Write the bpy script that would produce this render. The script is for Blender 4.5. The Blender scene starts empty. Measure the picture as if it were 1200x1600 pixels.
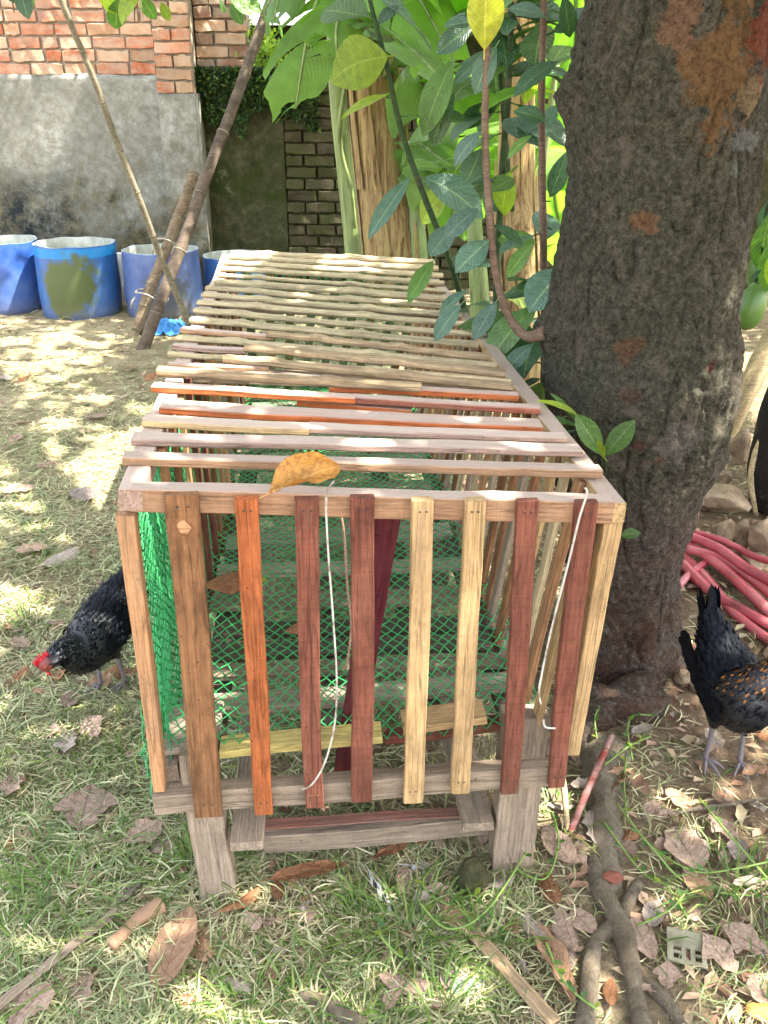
import bpy, bmesh, math, random
import numpy as np
from mathutils import Vector, Matrix, noise
random.seed(7); np.random.seed(7)
R = math.radians
V = Vector
sc = bpy.context.scene
COL = sc.collection
# ------------------------------------------------------------------ camera, world, sun, exposure
CAMH = 1.45; PITCH = R(24.46); FPX = 1440.0
cam = bpy.data.objects.new('camera', bpy.data.cameras.new('camera')); COL.objects.link(cam)
cam.location = (0, 0, CAMH); cam.rotation_euler = (math.pi/2-PITCH, 0, 0)
cam.data.sensor_fit = 'VERTICAL'; cam.data.sensor_height = 36; cam.data.lens = FPX/1600*36
cam.data.clip_start = .05; cam.data.clip_end = 900
sc.camera = cam
SUN_EL = R(60); SUN_AZ = R(-6)         # azimuth from +X towards +Y
SUN = V((math.cos(SUN_EL)*math.cos(SUN_AZ), math.cos(SUN_EL)*math.sin(SUN_AZ), math.sin(SUN_EL)))
w = bpy.data.worlds.new('World'); sc.world = w; w.use_nodes = True
wn = w.node_tree; wn.nodes.clear()
sky = wn.nodes.new('ShaderNodeTexSky'); sky.sky_type = 'NISHITA'; sky.sun_disc = False
sky.sun_elevation = SUN_EL; sky.sun_rotation = math.pi/2 - SUN_AZ
sky.dust_density = 3.0; sky.air_density = 1.0; sky.ozone_density = 1.0
hs = wn.nodes.new('ShaderNodeHueSaturation'); hs.inputs['Saturation'].default_value = .45
bg = wn.nodes.new('ShaderNodeBackground'); bg.inputs['Strength'].default_value = .15
wo = wn.nodes.new('ShaderNodeOutputWorld')
wn.links.new(sky.outputs[0], hs.inputs['Color']); wn.links.new(hs.outputs[0], bg.inputs[0]); wn.links.new(bg.outputs[0], wo.inputs[0])
sl = bpy.data.lights.new('sun', 'SUN'); sl.energy = 3.6; sl.angle = R(.5); sl.color = (1, .95, .86)
so = bpy.data.objects.new('sun', sl); COL.objects.link(so); so.location = (4, 0, 8)
so.rotation_euler = (-SUN).to_track_quat('-Z', 'Y').to_euler()
sc.view_settings.view_transform = 'Standard'; sc.view_settings.look = 'None'
sc.view_settings.gamma = 1; sc.view_settings.use_curve_mapping = False
sc.view_settings.exposure = 3.1
sc.cycles.max_bounces = 8; sc.cycles.diffuse_bounces = 4; sc.cycles.transmission_bounces = 4; sc.cycles.transparent_max_bounces = 4

# ------------------------------------------------------------------ pixel (1200x1600) to place
cP, sP = math.cos(PITCH), math.sin(PITCH)
def ray(px, py):
    x = (px-600)/FPX; u = -(py-800)/FPX
    return V((x, cP + u*sP, -sP + u*cP))
def PZ(px, py, z=0.0):
    r = ray(px, py); t = (z-CAMH)/r.z
    return V((0, 0, CAMH)) + r*t
def PY(px, py, y):
    r = ray(px, py); return V((0, 0, CAMH)) + r*(y/r.y)
def PP(px, py, p0, n):
    r = ray(px, py); o = V((0, 0, CAMH)); return o + r*((p0-o).dot(n)/r.dot(n))
YAW = R(4.6)
DD = V((-math.sin(YAW), math.cos(YAW), 0)); RR = V((math.cos(YAW), math.sin(YAW), 0)); UP = V((0, 0, 1))
FP0 = PZ(335, 1405)
def F(px, py, off=0.0): return PP(px, py, FP0+DD*off, DD)

# ------------------------------------------------------------------ object helpers
def wm(o):
    m = o.matrix_basis.copy()
    return wm(o.parent) @ m if o.parent else m
def tag(o, label=None, cat=None, group=None, kind=None):
    if label: o['label'] = label
    if cat: o['category'] = cat
    if group: o['group'] = group
    if kind: o['kind'] = kind
    return o
def thing(name, label, cat, loc=(0, 0, 0), group=None):
    o = bpy.data.objects.new(name, None); COL.objects.link(o); o.location = loc; o.empty_display_size = .1
    return tag(o, label, cat, group)
def link(name, me, mat=None, parent=None, M=None):
    o = bpy.data.objects.new(name, me); COL.objects.link(o)
    if mat is not None and me is not None and len(me.materials) == 0: me.materials.append(mat)
    elif mat is not None:
        me_m = me.materials[0]
        if me_m != mat:
            o.material_slots[0].link = 'OBJECT'; o.material_slots[0].material = mat
    M = M or Matrix()
    if parent:
        o.parent = parent; M = wm(parent).inverted() @ M
    o.matrix_basis = M
    return o
def pymesh(name, vs, fs, smooth=True, uvs=None):
    me = bpy.data.meshes.new(name); me.from_pydata([tuple(v) for v in vs], [], fs)
    if smooth: me.polygons.foreach_set('use_smooth', [True]*len(me.polygons))
    if uvs is not None:
        l = me.uv_layers.new(name='UVMap'); idx = np.empty(len(me.loops), dtype=np.int32); me.loops.foreach_get('vertex_index', idx)
        l.data.foreach_set('uv', np.array(uvs, dtype=np.float32)[idx].ravel())
    me.update(); return me
def trimesh(name, verts, tris):
    me = bpy.data.meshes.new(name); n = len(tris)
    me.vertices.add(len(verts)); me.vertices.foreach_set('co', np.asarray(verts, dtype=np.float32).ravel())
    me.loops.add(n*3); me.loops.foreach_set('vertex_index', np.asarray(tris, dtype=np.int32).ravel())
    me.polygons.add(n); me.polygons.foreach_set('loop_start', np.arange(0, n*3, 3, dtype=np.int32))
    me.polygons.foreach_set('loop_total', np.full(n, 3, dtype=np.int32))
    me.update(); me.validate(); return me
def spline(pts, n):
    pts = [V(p) for p in pts]
    if len(pts) == 2: return [pts[0].lerp(pts[1], i/n) for i in range(n+1)]
    out = []; m = len(pts)-1
    for i in range(n+1):
        t = i/n*m; k = min(int(t), m-1); f = t-k
        p0 = pts[max(k-1, 0)]; p1 = pts[k]; p2 = pts[k+1]; p3 = pts[min(k+2, m)]
        out.append(.5*((2*p1)+(p2-p0)*f+(2*p0-5*p1+4*p2-p3)*f*f+(3*p1-p0-3*p2+p3)*f**3))
    return out
def sspline(vals, n): return [v.x for v in spline([(a, 0, 0) for a in vals], n)]
def frames(pts, up=None):
    out = []; prev = None
    for i, p in enumerate(pts):
        t = (pts[min(i+1, len(pts)-1)]-pts[max(i-1, 0)]).normalized()
        if prev is None:
            a = up or (V((0, 0, 1)) if abs(t.z) < .9 else V((0, 1, 0)))
            s = t.cross(a).normalized()
        else: s = (prev - t*prev.dot(t)).normalized()
        prev = s; out.append((t, s, s.cross(t)))
    return out
def tube(pts, rad, n=8, rough=0.0, rs=20.0, squash=1.0, cap=True, up=None):
    """verts, faces of a tube; pts already dense"""
    fr = frames(pts, up); vs = []; fs = []
    for i, p in enumerate(pts):
        r = rad[i] if isinstance(rad, (list, tuple)) else rad
        t, s, u = fr[i]
        for k in range(n):
            a = 2*math.pi*k/n
            q = p + s*(math.cos(a)*r) + u*(math.sin(a)*r*squash)
            if rough: q = q + (q-p)*noise.noise(q*rs)*rough
            vs.append(q)
        if i:
            for k in range(n):
                a = (i-1)*n+k; b = (i-1)*n+(k+1) % n
                fs.append((a, b, b+n, a+n))
    if cap:
        fs.append(tuple(range(n-1, -1, -1))); m = (len(pts)-1)*n; fs.append(tuple(range(m, m+n)))
    return vs, fs
class MB:
    def __init__(s): s.v = []; s.f = []
    def add(s, vf):
        b = len(s.v); s.v += list(vf[0]); s.f += [tuple(i+b for i in f) for f in vf[1]]; return s
    def mesh(s, name, smooth=True): return pymesh(name, s.v, s.f, smooth)
def tube_obj(name, pts, rad, mat, parent=None, n=8, seg=12, **k):
    p = spline(pts, seg); r = sspline(rad, seg) if isinstance(rad, (list, tuple)) else rad
    me = MB().add(tube(p, r, n, **k)).mesh(name); return link(name, me, mat, parent)
def basis(o, x, y, z):
    M = Matrix((x, y, z)).transposed().to_4x4(); M.translation = o; return M

# ------------------------------------------------------------------ materials
def srgb(r, g, b):
    f = lambda c: ((c/255+.055)/1.055)**2.4 if c > 10 else c/255/12.92
    return (f(r), f(g), f(b), 1)
class NM:
    def __init__(s, name, rough=.8, spec=.3):
        s.m = bpy.data.materials.new(name); s.m.use_nodes = True; s.t = s.m.node_tree; s.N = s.t.nodes; s.N.clear()
        s.b = s.n('BsdfPrincipled'); s.o = s.n('OutputMaterial'); s.l(s.b.outputs[0], s.o.inputs[0])
        s.b.inputs['Roughness'].default_value = rough; s.b.inputs['Specular IOR Level'].default_value = spec
        s.tc = s.n('TexCoord')
    def n(s, t): return s.N.new('ShaderNode'+t)
    def l(s, a, b): s.t.links.new(a, b)
    def set(s, inp, v):
        if isinstance(v, (int, float, tuple, list)): inp.default_value = v
        else: s.l(v, inp)
    def objc(s, scale=(1, 1, 1), rnd=True, rot=(0, 0, 0)):
        mp = s.n('Mapping'); mp.inputs['Scale'].default_value = scale; mp.inputs['Rotation'].default_value = rot
        if rnd:
            oi = s.n('ObjectInfo'); va = s.n('VectorMath'); va.operation = 'ADD'; mu = s.n('Math'); mu.operation = 'MULTIPLY'
            s.l(oi.outputs['Random'], mu.inputs[0]); mu.inputs[1].default_value = 37.0
            s.l(s.tc.outputs['Object'], va.inputs[0]); s.l(mu.outputs[0], va.inputs[1]); s.l(va.outputs[0], mp.inputs[0])
        else: s.l(s.tc.outputs['Object'], mp.inputs[0])
        return mp.outputs[0]
    def noise(s, vec, scale=5, detail=4, rough=.55, dist=0.0):
        k = s.n('TexNoise'); s.l(vec, k.inputs['Vector']); k.inputs['Scale'].default_value = scale
        k.inputs['Detail'].default_value = detail; k.inputs['Roughness'].default_value = rough; k.inputs['Distortion'].default_value = dist
        return k.outputs['Fac']
    def ramp(s, fac, stops, interp='LINEAR'):
        k = s.n('ValToRGB'); k.color_ramp.interpolation = interp; s.l(fac, k.inputs[0]); e = k.color_ramp.elements
        while len(e) < len(stops): e.new(.5)
        for el, (p, c) in zip(e, stops):
            el.position = p; el.color = c if isinstance(c, (tuple, list)) else (c, c, c, 1)
        return k.outputs[0]
    def mix(s, fac, a, b, mode='MIX'):
        k = s.n('Mix'); k.data_type = 'RGBA'; k.blend_type = mode; k.clamp_factor = True
        s.set(k.inputs[0], fac); s.set(k.inputs[6], a); s.set(k.inputs[7], b); return k.outputs[2]
    def math(s, op, a, b=0.0, clamp=False):
        k = s.n('Math'); k.operation = op; k.use_clamp = clamp; s.set(k.inputs[0], a); s.set(k.inputs[1], b); return k.outputs[0]
    def sep(s, vec):
        k = s.n('SeparateXYZ'); s.l(vec, k.inputs[0]); return k.outputs
    def bump(s, h, strength=.5, dist=.01):
        k = s.n('Bump'); k.inputs['Strength'].default_value = strength; k.inputs['Distance'].default_value = dist
        s.l(h, k.inputs['Height']); s.l(k.outputs[0], s.b.inputs['Normal'])
    def col(s, c): s.set(s.b.inputs['Base Color'], c); return s
    def hsv(s, c, vlo=.8, vhi=1.15, h=0.0):
        oi = s.n('ObjectInfo'); k = s.n('HueSaturation'); mr = s.n('MapRange'); s.l(oi.outputs['Random'], mr.inputs[0])
        mr.inputs[3].default_value = vlo; mr.inputs[4].default_value = vhi; s.l(mr.outputs[0], k.inputs['Value'])
        s.set(k.inputs['Color'], c); return k.outputs[0]
def sc3(c, k): return (c[0]*k, c[1]*k, c[2]*k, 1)
def wood(name, c, saw=.5, dirt=.35, grain=1.0, dirtc=srgb(120, 104, 88), stain=0.0, skylight=0.0, bc=srgb(176, 156, 140)):
    M = NM(name, .82, .2)
    g = M.noise(M.objc((3, 70, 70)), 1.0, 7, .7, 1.2)
    col = M.ramp(g, [(.3, sc3(c, .6)), (.5, sc3(c, 1.05)), (.7, sc3(c, 1.3))])
    sw = M.noise(M.objc((170, 5, 5)), 1.0, 6, .75, .4)
    col = M.mix(M.math('MULTIPLY', M.ramp(sw, [(.5, 0.0), (.7, 1.0)]), saw*.8), col, sc3(c, .5))
    d = M.noise(M.objc((5, 12, 12)), 1.0, 5, .65)
    col = M.mix(M.math('MULTIPLY', M.ramp(d, [(.42, 0.0), (.68, 1.0)]), dirt), col, dirtc)
    if stain:
        st = M.noise(M.objc((3.5, 9, 9)), 1.3, 6, .7)
        col = M.mix(M.math('MULTIPLY', M.ramp(st, [(.5, 0.0), (.6, 1.0)]), stain), col, sc3(c, .3))
    fi = M.noise(M.objc((14, 190, 190)), 1.0, 6, .75); col = M.mix(1.0, col, M.ramp(fi, [(.3, .55), (.5, .95), (.7, 1.2)]), 'MULTIPLY')
    bl_ = M.noise(M.objc((18, 26, 26)), 1.0, 5, .7); col = M.mix(M.ramp(bl_, [(.5, 0.0), (.66, .45)]), col, sc3(c, .45))
    cr_ = M.noise(M.objc((1.4, 42, 42)), 1.0, 3, .5, .3); col = M.mix(M.ramp(cr_, [(.485, 0.0), (.5, .7), (.515, 0.0)]), col, sc3(c, .25))
    en = M.noise(M.objc((2.2, 14, 14)), 1.0, 6, .8); col = M.mix(M.ramp(en, [(.57, 0.0), (.65, .35)]), col, srgb(128, 108, 86))
    sp = M.noise(M.objc((60, 60, 60)), 1.5, 2, .5)
    col = M.mix(M.ramp(sp, [(.7, 0.0), (.76, .7)]), col, sc3(c, .2))
    if skylight:                                      # paler upper face: skylight and weathering painted on the board's own +Z side
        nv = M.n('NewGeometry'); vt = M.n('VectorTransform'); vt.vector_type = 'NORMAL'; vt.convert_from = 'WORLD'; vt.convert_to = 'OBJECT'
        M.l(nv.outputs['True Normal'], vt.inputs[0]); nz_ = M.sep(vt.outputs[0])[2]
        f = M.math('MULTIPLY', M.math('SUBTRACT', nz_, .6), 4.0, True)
        col = M.mix(M.math('MULTIPLY', f, M.math('MULTIPLY', M.math('ADD', g, .45), skylight, True)), col, bc)
    M.col(M.hsv(col, .85, 1.15))
    M.bump(M.math('ADD', M.math('MULTIPLY', g, .6), M.math('ADD', M.math('MULTIPLY', sw, .4), M.math('MULTIPLY', fi, .7))), .7, .005)
    return M.m
W = {}
W['birch'] = wood('pale_sawn_wood', srgb(178, 146, 102), .15, .35, dirtc=srgb(140, 112, 82), stain=.2)
W['pink'] = wood('weathered_pink_wood', srgb(172, 138, 118), .3, .4)
W['tan'] = wood('tan_sawn_wood', srgb(178, 132, 92), .3, .35)
W['brown'] = wood('brown_stained_wood', srgb(134, 94, 62), .35, .3, dirtc=srgb(92, 74, 58), stain=.6)
W['orange'] = wood('orange_sawn_wood', srgb(168, 94, 52), .5, .3, dirtc=srgb(150, 96, 66), stain=.45)
W['red'] = wood('red_brown_sawn_wood', srgb(116, 68, 52), .8, .35, dirtc=srgb(102, 74, 58), stain=.35)
W['pale'] = wood('pale_dusty_plank', srgb(172, 156, 136), .2, .4, dirtc=srgb(120, 108, 94))
W['grey'] = wood('weathered_grey_wood', srgb(148, 130, 110), .3, .5)
W['greydk'] = wood('old_dark_grey_wood', srgb(92, 82, 70), .3, .5)
W['maroon'] = wood('maroon_painted_wood', srgb(92, 34, 40), .1, .1)
W['yellow'] = wood('yellow_painted_wood', srgb(196, 176, 104), .1, .35)
W['bamboo'] = wood('split_bamboo', srgb(182, 164, 128), .08, .25, dirtc=srgb(150, 130, 105))
W['bamboo2'] = wood('old_split_bamboo', srgb(168, 142, 108), .12, .55, dirtc=srgb(110, 95, 80), stain=.35)
W['poleA'] = wood('brown_bamboo_pole', srgb(138, 120, 96), .05, .5, dirtc=srgb(60, 48, 38), stain=.6)
W['poleC'] = wood('dark_bamboo_pole', srgb(104, 90, 76), .05, .5, dirtc=srgb(44, 36, 32), stain=.6)
W['poleB'] = wood('grey_bamboo_pole', srgb(134, 124, 102), .05, .5, dirtc=srgb(100, 92, 72), stain=.3)
W['burnt'] = wood('charred_wood', srgb(26, 22, 20), .05, .3, dirtc=srgb(70, 56, 44))
W['beige'] = wood('beige_dead_stem', srgb(190, 168, 128), .05, .3)

def leafmat(name, c, vein, rough=.35, trans=.35, tc=None, spots=0.0, spotc=srgb(120, 80, 30), sheen=.5, vary=(.75, 1.25), nv=11.0, lv=.45):
    M = NM(name, rough, sheen)
    uv = M.sep(M.tc.outputs['UV'])
    d = M.math('ABSOLUTE', M.math('SUBTRACT', uv[1], .5))
    mid = M.math('SUBTRACT', 1.0, M.math('MULTIPLY', d, 26.0), True)
    lat = M.math('FRACT', M.math('SUBTRACT', M.math('MULTIPLY', uv[0], nv), M.math('MULTIPLY', d, nv*.55)))
    lat = M.math('ABSOLUTE', M.math('SUBTRACT', lat, .5)); lat = M.math('SUBTRACT', 1.0, M.math('MULTIPLY', lat, 9.0), True)
    g = M.noise(M.objc((9, 9, 9)), 1.0, 4, .6)
    col = M.ramp(g, [(.3, sc3(c, .75)), (.7, sc3(c, 1.2))])
    if spots: col = M.mix(M.math('MULTIPLY', M.ramp(M.noise(M.objc((14, 14, 14)), 1.0, 5, .7), [(.5, 0.0), (.62, 1.0)]), spots), col, spotc)
    col = M.mix(M.math('MULTIPLY', lat, lv), col, vein); col = M.mix(M.math('MULTIPLY', mid, .85), col, vein)
    col = M.hsv(col, *vary)
    M.col(col)
    M.bump(M.math('ADD', M.math('MULTIPLY', lat, -.4), M.math('MULTIPLY', g, 1.2)), .5, .012)
    if trans:
        tr = M.n('BsdfTranslucent'); tcol = M.mix(1.0, col, tc or (1.0, 1.25, .45, 1), 'MULTIPLY')
        tcol = M.mix(1.0, tcol, (1.8, 1.8, 1.8, 1), 'MULTIPLY')
        M.l(tcol, tr.inputs[0]); ms = M.n('MixShader'); ms.inputs[0].default_value = trans
        M.l(M.b.outputs[0], ms.inputs[1]); M.l(tr.outputs[0], ms.inputs[2]); M.l(ms.outputs[0], M.o.inputs[0])
    return M.m
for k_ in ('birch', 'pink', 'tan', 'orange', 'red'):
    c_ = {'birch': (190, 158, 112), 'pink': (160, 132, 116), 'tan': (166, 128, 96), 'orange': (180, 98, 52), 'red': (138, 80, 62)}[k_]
    W['t'+k_] = wood('skylit_weathered_top_'+k_, srgb(*c_), .25, .2, skylight=.95, bc=srgb(178, 158, 144))  # upper faces carry painted skylight as well as wear
W['tbamboo'] = W['bamboo']; W['tbamboo2'] = W['bamboo2']
L = {}
L['d'] = leafmat('dark_glossy_leaf', (.028, .075, .032, 1), (.14, .22, .07, 1), .28, .22)
L['b'] = leafmat('sky_tinted_glossy_leaf', (.05, .105, .07, 1), (.22, .3, .14, 1), .3, .2)  # dark glossy leaf with the bluish sky reflection put into its colour
L['g'] = leafmat('mid_green_leaf', (.07, .14, .03, 1), (.22, .3, .08, 1), .35, .4)
L['y'] = leafmat('yellow_green_leaf', (.20, .26, .025, 1), (.35, .36, .08, 1), .4, .5)
L['Y'] = leafmat('yellow_leaf', (.26, .27, .02, 1), (.5, .42, .12, 1), .4, .5, tc=(1.0, 1.0, .4, 1))
L['ban'] = leafmat('banana_leaf', (.13, .24, .035, 1), (.05, .14, .01, 1), .38, .5, nv=34.0)
L['bandull'] = leafmat('banana_leaf_waxy', (.12, .2, .07, 1), (.2, .28, .1, 1), .3, .35, nv=34.0)
DEAD = [leafmat('dry_leaf_pink_brown', srgb(164, 140, 122), srgb(112, 88, 76), .8, .12, (1, .8, .6, 1), .35, srgb(120, 88, 66), .15, lv=.16, nv=8.0),
        leafmat('dry_leaf_tan', srgb(158, 126, 100), srgb(128, 96, 72), .8, .12, (1, .8, .6, 1), .3, srgb(120, 84, 56), .15, lv=.16, nv=8.0),
        leafmat('dry_leaf_grey', srgb(150, 136, 124), srgb(110, 98, 88), .85, .05, (1, .8, .6, 1), .35, srgb(96, 84, 74), .1, lv=.16, nv=8.0),
        leafmat('dry_leaf_brown', srgb(138, 96, 66), srgb(100, 66, 44), .7, .1, (1, .7, .5, 1), .4, srgb(80, 50, 34), .2, lv=.16, nv=8.0)]
L['gold'] = leafmat('golden_dry_leaf', srgb(186, 136, 66), srgb(205, 160, 96), .5, .15, (1, .8, .5, 1), .8, srgb(138, 88, 52), .3, lv=.3, nv=8.0)

# ------------------------------------------------------------------ ground
def lump(x, y, cx, cy, r, h):
    d = ((x-cx)**2+(y-cy)**2)/(r*r); return h*math.exp(-d)
TB = PZ(985, 1105)                                  # foot of the tree
def gz(x, y):
    p = V((x, y, 0))
    h = .018*noise.noise(p*2.3) + .008*noise.noise(p*9) + .004*noise.noise(p*30)
    h += lump(x, y, TB.x, TB.y, .42, .05)
    return h
def axis(lo, hi, n, far, m):
    a = list(np.linspace(lo, hi, n)); k = [(1.0+.32)**i for i in range(1, m+1)]
    s = sum(k); r = np.cumsum(k)/s
    return [lo-(far*q) for q in r[::-1]] + a + [hi+far*q for q in r]
xs = axis(-4, 4.5, 230, 300, 14); ys = axis(.3, 9, 240, 300, 14)
gv = [(x, y, gz(x, y) if (-5 < x < 6 and -1 < y < 11) else 0) for y in ys for x in xs]; nx = len(xs)
gf = [(j*nx+i, j*nx+i+1, (j+1)*nx+i+1, (j+1)*nx+i) for j in range(len(ys)-1) for i in range(nx-1)]
M = NM('soil', .95, .1)
c = M.tc.outputs['Object']
base = M.ramp(M.noise(c, 3.2, 8, .7), [(.3, srgb(108, 94, 74)), (.5, srgb(150, 134, 108)), (.72, srgb(182, 166, 138))])
fine = M.noise(c, 60, 5, .75); base = M.mix(M.ramp(fine, [(.35, .55), (.6, 0.0)]), base, srgb(70, 58, 46))
straw = M.noise(c, 14, 6, .8, 1.0); base = M.mix(M.ramp(straw, [(.5, 0.0), (.64, .6)]), base, srgb(178, 164, 124))
xyz = M.sep(c)
rgt = M.math('ADD', M.math('SUBTRACT', xyz[0], .55), M.math('MULTIPLY', M.noise(c, 1.5, 3), .6))
rgt = M.math('MULTIPLY', rgt, 2.0, True)
base = M.mix(M.math('MULTIPLY', rgt, .75), base, M.ramp(M.noise(c, 25, 7, .75), [(.3, srgb(70, 54, 42)), (.55, srgb(122, 98, 78)), (.8, srgb(160, 134, 108))]))
far = M.math('MULTIPLY', M.math('SUBTRACT', xyz[1], 3.3), .5, True)
base = M.mix(M.math('MULTIPLY', far, .75), base, M.ramp(M.noise(c, 8, 6, .7), [(.3, srgb(84, 76, 56)), (.5, srgb(138, 126, 96)), (.72, srgb(176, 162, 130))]))
M.col(base); M.bump(M.math('ADD', M.noise(c, 45, 6, .75), M.math('MULTIPLY', fine, .5)), .9, .02)
tag(link('ground', pymesh('ground', gv, gf), M.m), kind='structure')

# ------------------------------------------------------------------ boards
_bm = 0
def board_mesh(Lg, w0, w1, t, segs=8, wob=.0016, bow=0.0, nodes=None, seed=None, sag=0.0, ch=.0018):
    """box along +X from 0 to L, chamfered, a little uneven"""
    rs = random.Random(seed if seed is not None else random.random())
    off = V((rs.uniform(0, 99), rs.uniform(0, 99), rs.uniform(0, 99))); vs = []; fs = []
    c = ch
    for i in range(segs+1):
        u = i/segs; x = Lg*u; wd = w0+(w1-w0)*u
        dy = noise.noise(off+V((x*4, 0, 0)))*wob*3 + bow*math.sin(math.pi*u); dz = noise.noise(off+V((x*4, 5, 0)))*wob*2 - sag*math.sin(math.pi*u)
        th = t
        if nodes:
            for q in nodes:
                k = math.exp(-((u-q)/.03)**2); th += .003*k; dz += .004*k; wd += .003*k
        a = wd/2; b = th/2
        for (y, z) in ((-a, -b+c), (-a+c, -b), (a-c, -b), (a, -b+c), (a, b-c), (a-c, b), (-a+c, b), (-a, b-c)):
            n1 = noise.noise(off+V((x*22, y*40, z*40+7)))*wob
            vs.append((x, y+dy+n1, z+dz+n1*.6))
        if i:
            p = (i-1)*8
            for k in range(8): fs.append((p+k, p+(k+1) % 8, p+8+(k+1) % 8, p+8+k))
    fs.append(tuple(range(8))[::-1]); m = segs*8; fs.append(tuple(range(m, m+8)))
    fs = [f[::-1] for f in fs]
    return pymesh('board', vs, fs, smooth=False)
def board(name, a, b, up, w0, t, mat, parent=None, w1=None, **k):
    """a,b: centres of the two ends; up: direction of the thickness"""
    a, b = V(a), V(b); x = (b-a); Lg = x.length; x.normalize()
    y = V(up).cross(x).normalized(); z = x.cross(y)
    me = board_mesh(Lg, w0, w1 or w0, t, **k)
    return link(name, me, mat, parent, basis(a, x, y, z))

# ------------------------------------------------------------------ the cage
TL = F(180, 765); TR = F(982, 784)
TXD = (TR-TL); TN = TXD.cross(DD).normalized()
if TN.z < 0: TN = -TN
def T(px, py, h=0.0): return PP(px, py, TL+TN*h, TN)
BLp = F(243, 1232); BRp = F(870, 1190); LEN = 2.5
cage = thing('chicken_coop', 'long slatted wooden chicken coop on short legs with green netting beside the tree', 'chicken coop', (FP0.x+.3, FP0.y+1.2, 0))
tx = TXD.normalized()
NAIL = NM('dark_nail', .5, .4).col(srgb(60, 50, 44)).m
# top frame
rt = .036
FT = TN
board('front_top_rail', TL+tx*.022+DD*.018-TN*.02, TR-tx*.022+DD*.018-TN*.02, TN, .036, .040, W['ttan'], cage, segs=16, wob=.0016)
for (C, s, mt) in ((TL, 1, 'pink'), (TR, -1, 'birch')):
    e = T(348, 397) if s == 1 else T(670, 414)
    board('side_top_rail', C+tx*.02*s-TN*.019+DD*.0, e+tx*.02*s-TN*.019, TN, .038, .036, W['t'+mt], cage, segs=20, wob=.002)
TLf = T(348, 397); TRf = T(670, 414)
board('back_top_rail', TLf+tx*.04-DD*.02-TN*.02, TRf-tx*.06-DD*.02-TN*.02, TN, .036, .036, W['pink'], cage)
for k in (.33, .66): board('middle_rail', TL.lerp(TLf, k)+tx*.04-TN*.03, TR.lerp(TRf, k)-tx*.04-TN*.03, TN, .035, .03, W['grey'], cage)
# bottom frame
bx = (BRp-BLp).normalized()
board('front_bottom_rail', F(242, 1249, .02), F(872, 1205, .02), UP, .036, .046, W['grey'], cage, segs=14, wob=.0016)
BLz = F(243, 1249).z
for (C, s) in ((BLp, 1), (BRp, -1)):
    a = C+bx*.02*s+DD*.04-UP*.005; board('side_bottom_rail', a, a+DD*(LEN-.06), UP, .036, .04, W['grey'], cage, segs=12)
# corner posts
board('corner_post', F(200, 800, .02), F(252, 1228, .02), DD, .030, .034, W['tan'], cage, w1=.022, segs=14, wob=.0015)
board('corner_post', F(955, 806, .022), F(893, 1172, .022), DD, .034, .030, W['birch'], cage, w1=.026, segs=14, wob=.0015)
board('corner_post', TLf+tx*.02-TN*.04-DD*.02, BLp+DD*LEN+bx*.02-DD*.02, DD, .035, .03, W['grey'], cage)
board('corner_post', TRf-tx*.03-TN*.04-DD*.02, BRp+DD*LEN-bx*.02-DD*.02, DD, .035, .03, W['grey'], cage)
# front slats: (top x, top y, bottom x, bottom y, width at top px, width at bottom px, material)
for (x0, y0, x1, y1, w0, w1, mt, th) in (
        (284, 771, 327, 1272, 53, 43, 'brown', .016), (385, 777, 413, 1268, 36, 28, 'orange', .018), (479, 778, 491, 1257, 38, 28, 'red', .018),
        (566, 776, 566, 1247, 37, 32, 'red', .02), (660, 779, 643, 1249, 33, 30, 'birch', .02), (741, 780, 718, 1234, 31, 28, 'birch', .02),
        (824, 781, 795, 1236, 34, 27, 'red', .016), (916, 783, 868, 1226, 34, 25, 'red', .018)):
    a = F(x0, y0, -th/2-.001); b = F(x1, y1, -th/2-.001)
    sa = (F(x0+w0/2, y0)-F(x0-w0/2, y0)).length; sb = (F(x1+w1/2, y1)-F(x1-w1/2, y1)).length
    o = board('front_slat', a, b, DD, sa, th, W[mt], cage, w1=sb, segs=14, wob=.0012, bow=random.uniform(-.003, .003))
    ax = (b-a).normalized()
    for q in (.03, .955):                         # nail heads
        nb = MB()
        for s in (-.2, .25):
            p = a.lerp(b, q)+RR*sa*s*.7 - DD*(th/2+.0005)
            nb.add(tube([p+DD*.003, p-DD*.0012], [.0022, .0018], 6))
        link('nail', nb.mesh('nail'), NAIL, o)
kq = F(287, 826, -.0195)                            # round knot in the first slat
link('knot', MB().add(tube([kq+DD*.004, kq-DD*.0005, kq-DD*.0022], [.011, .0105, .008], 18, rough=.5, rs=120)).mesh('knot'), W['tan'], cage)
# maroon board standing inside
board('plank', F(603, 800, .16), F(540, 1205, .12), DD, .052, .016, W['maroon'], cage, w1=.046, segs=10)
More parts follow.
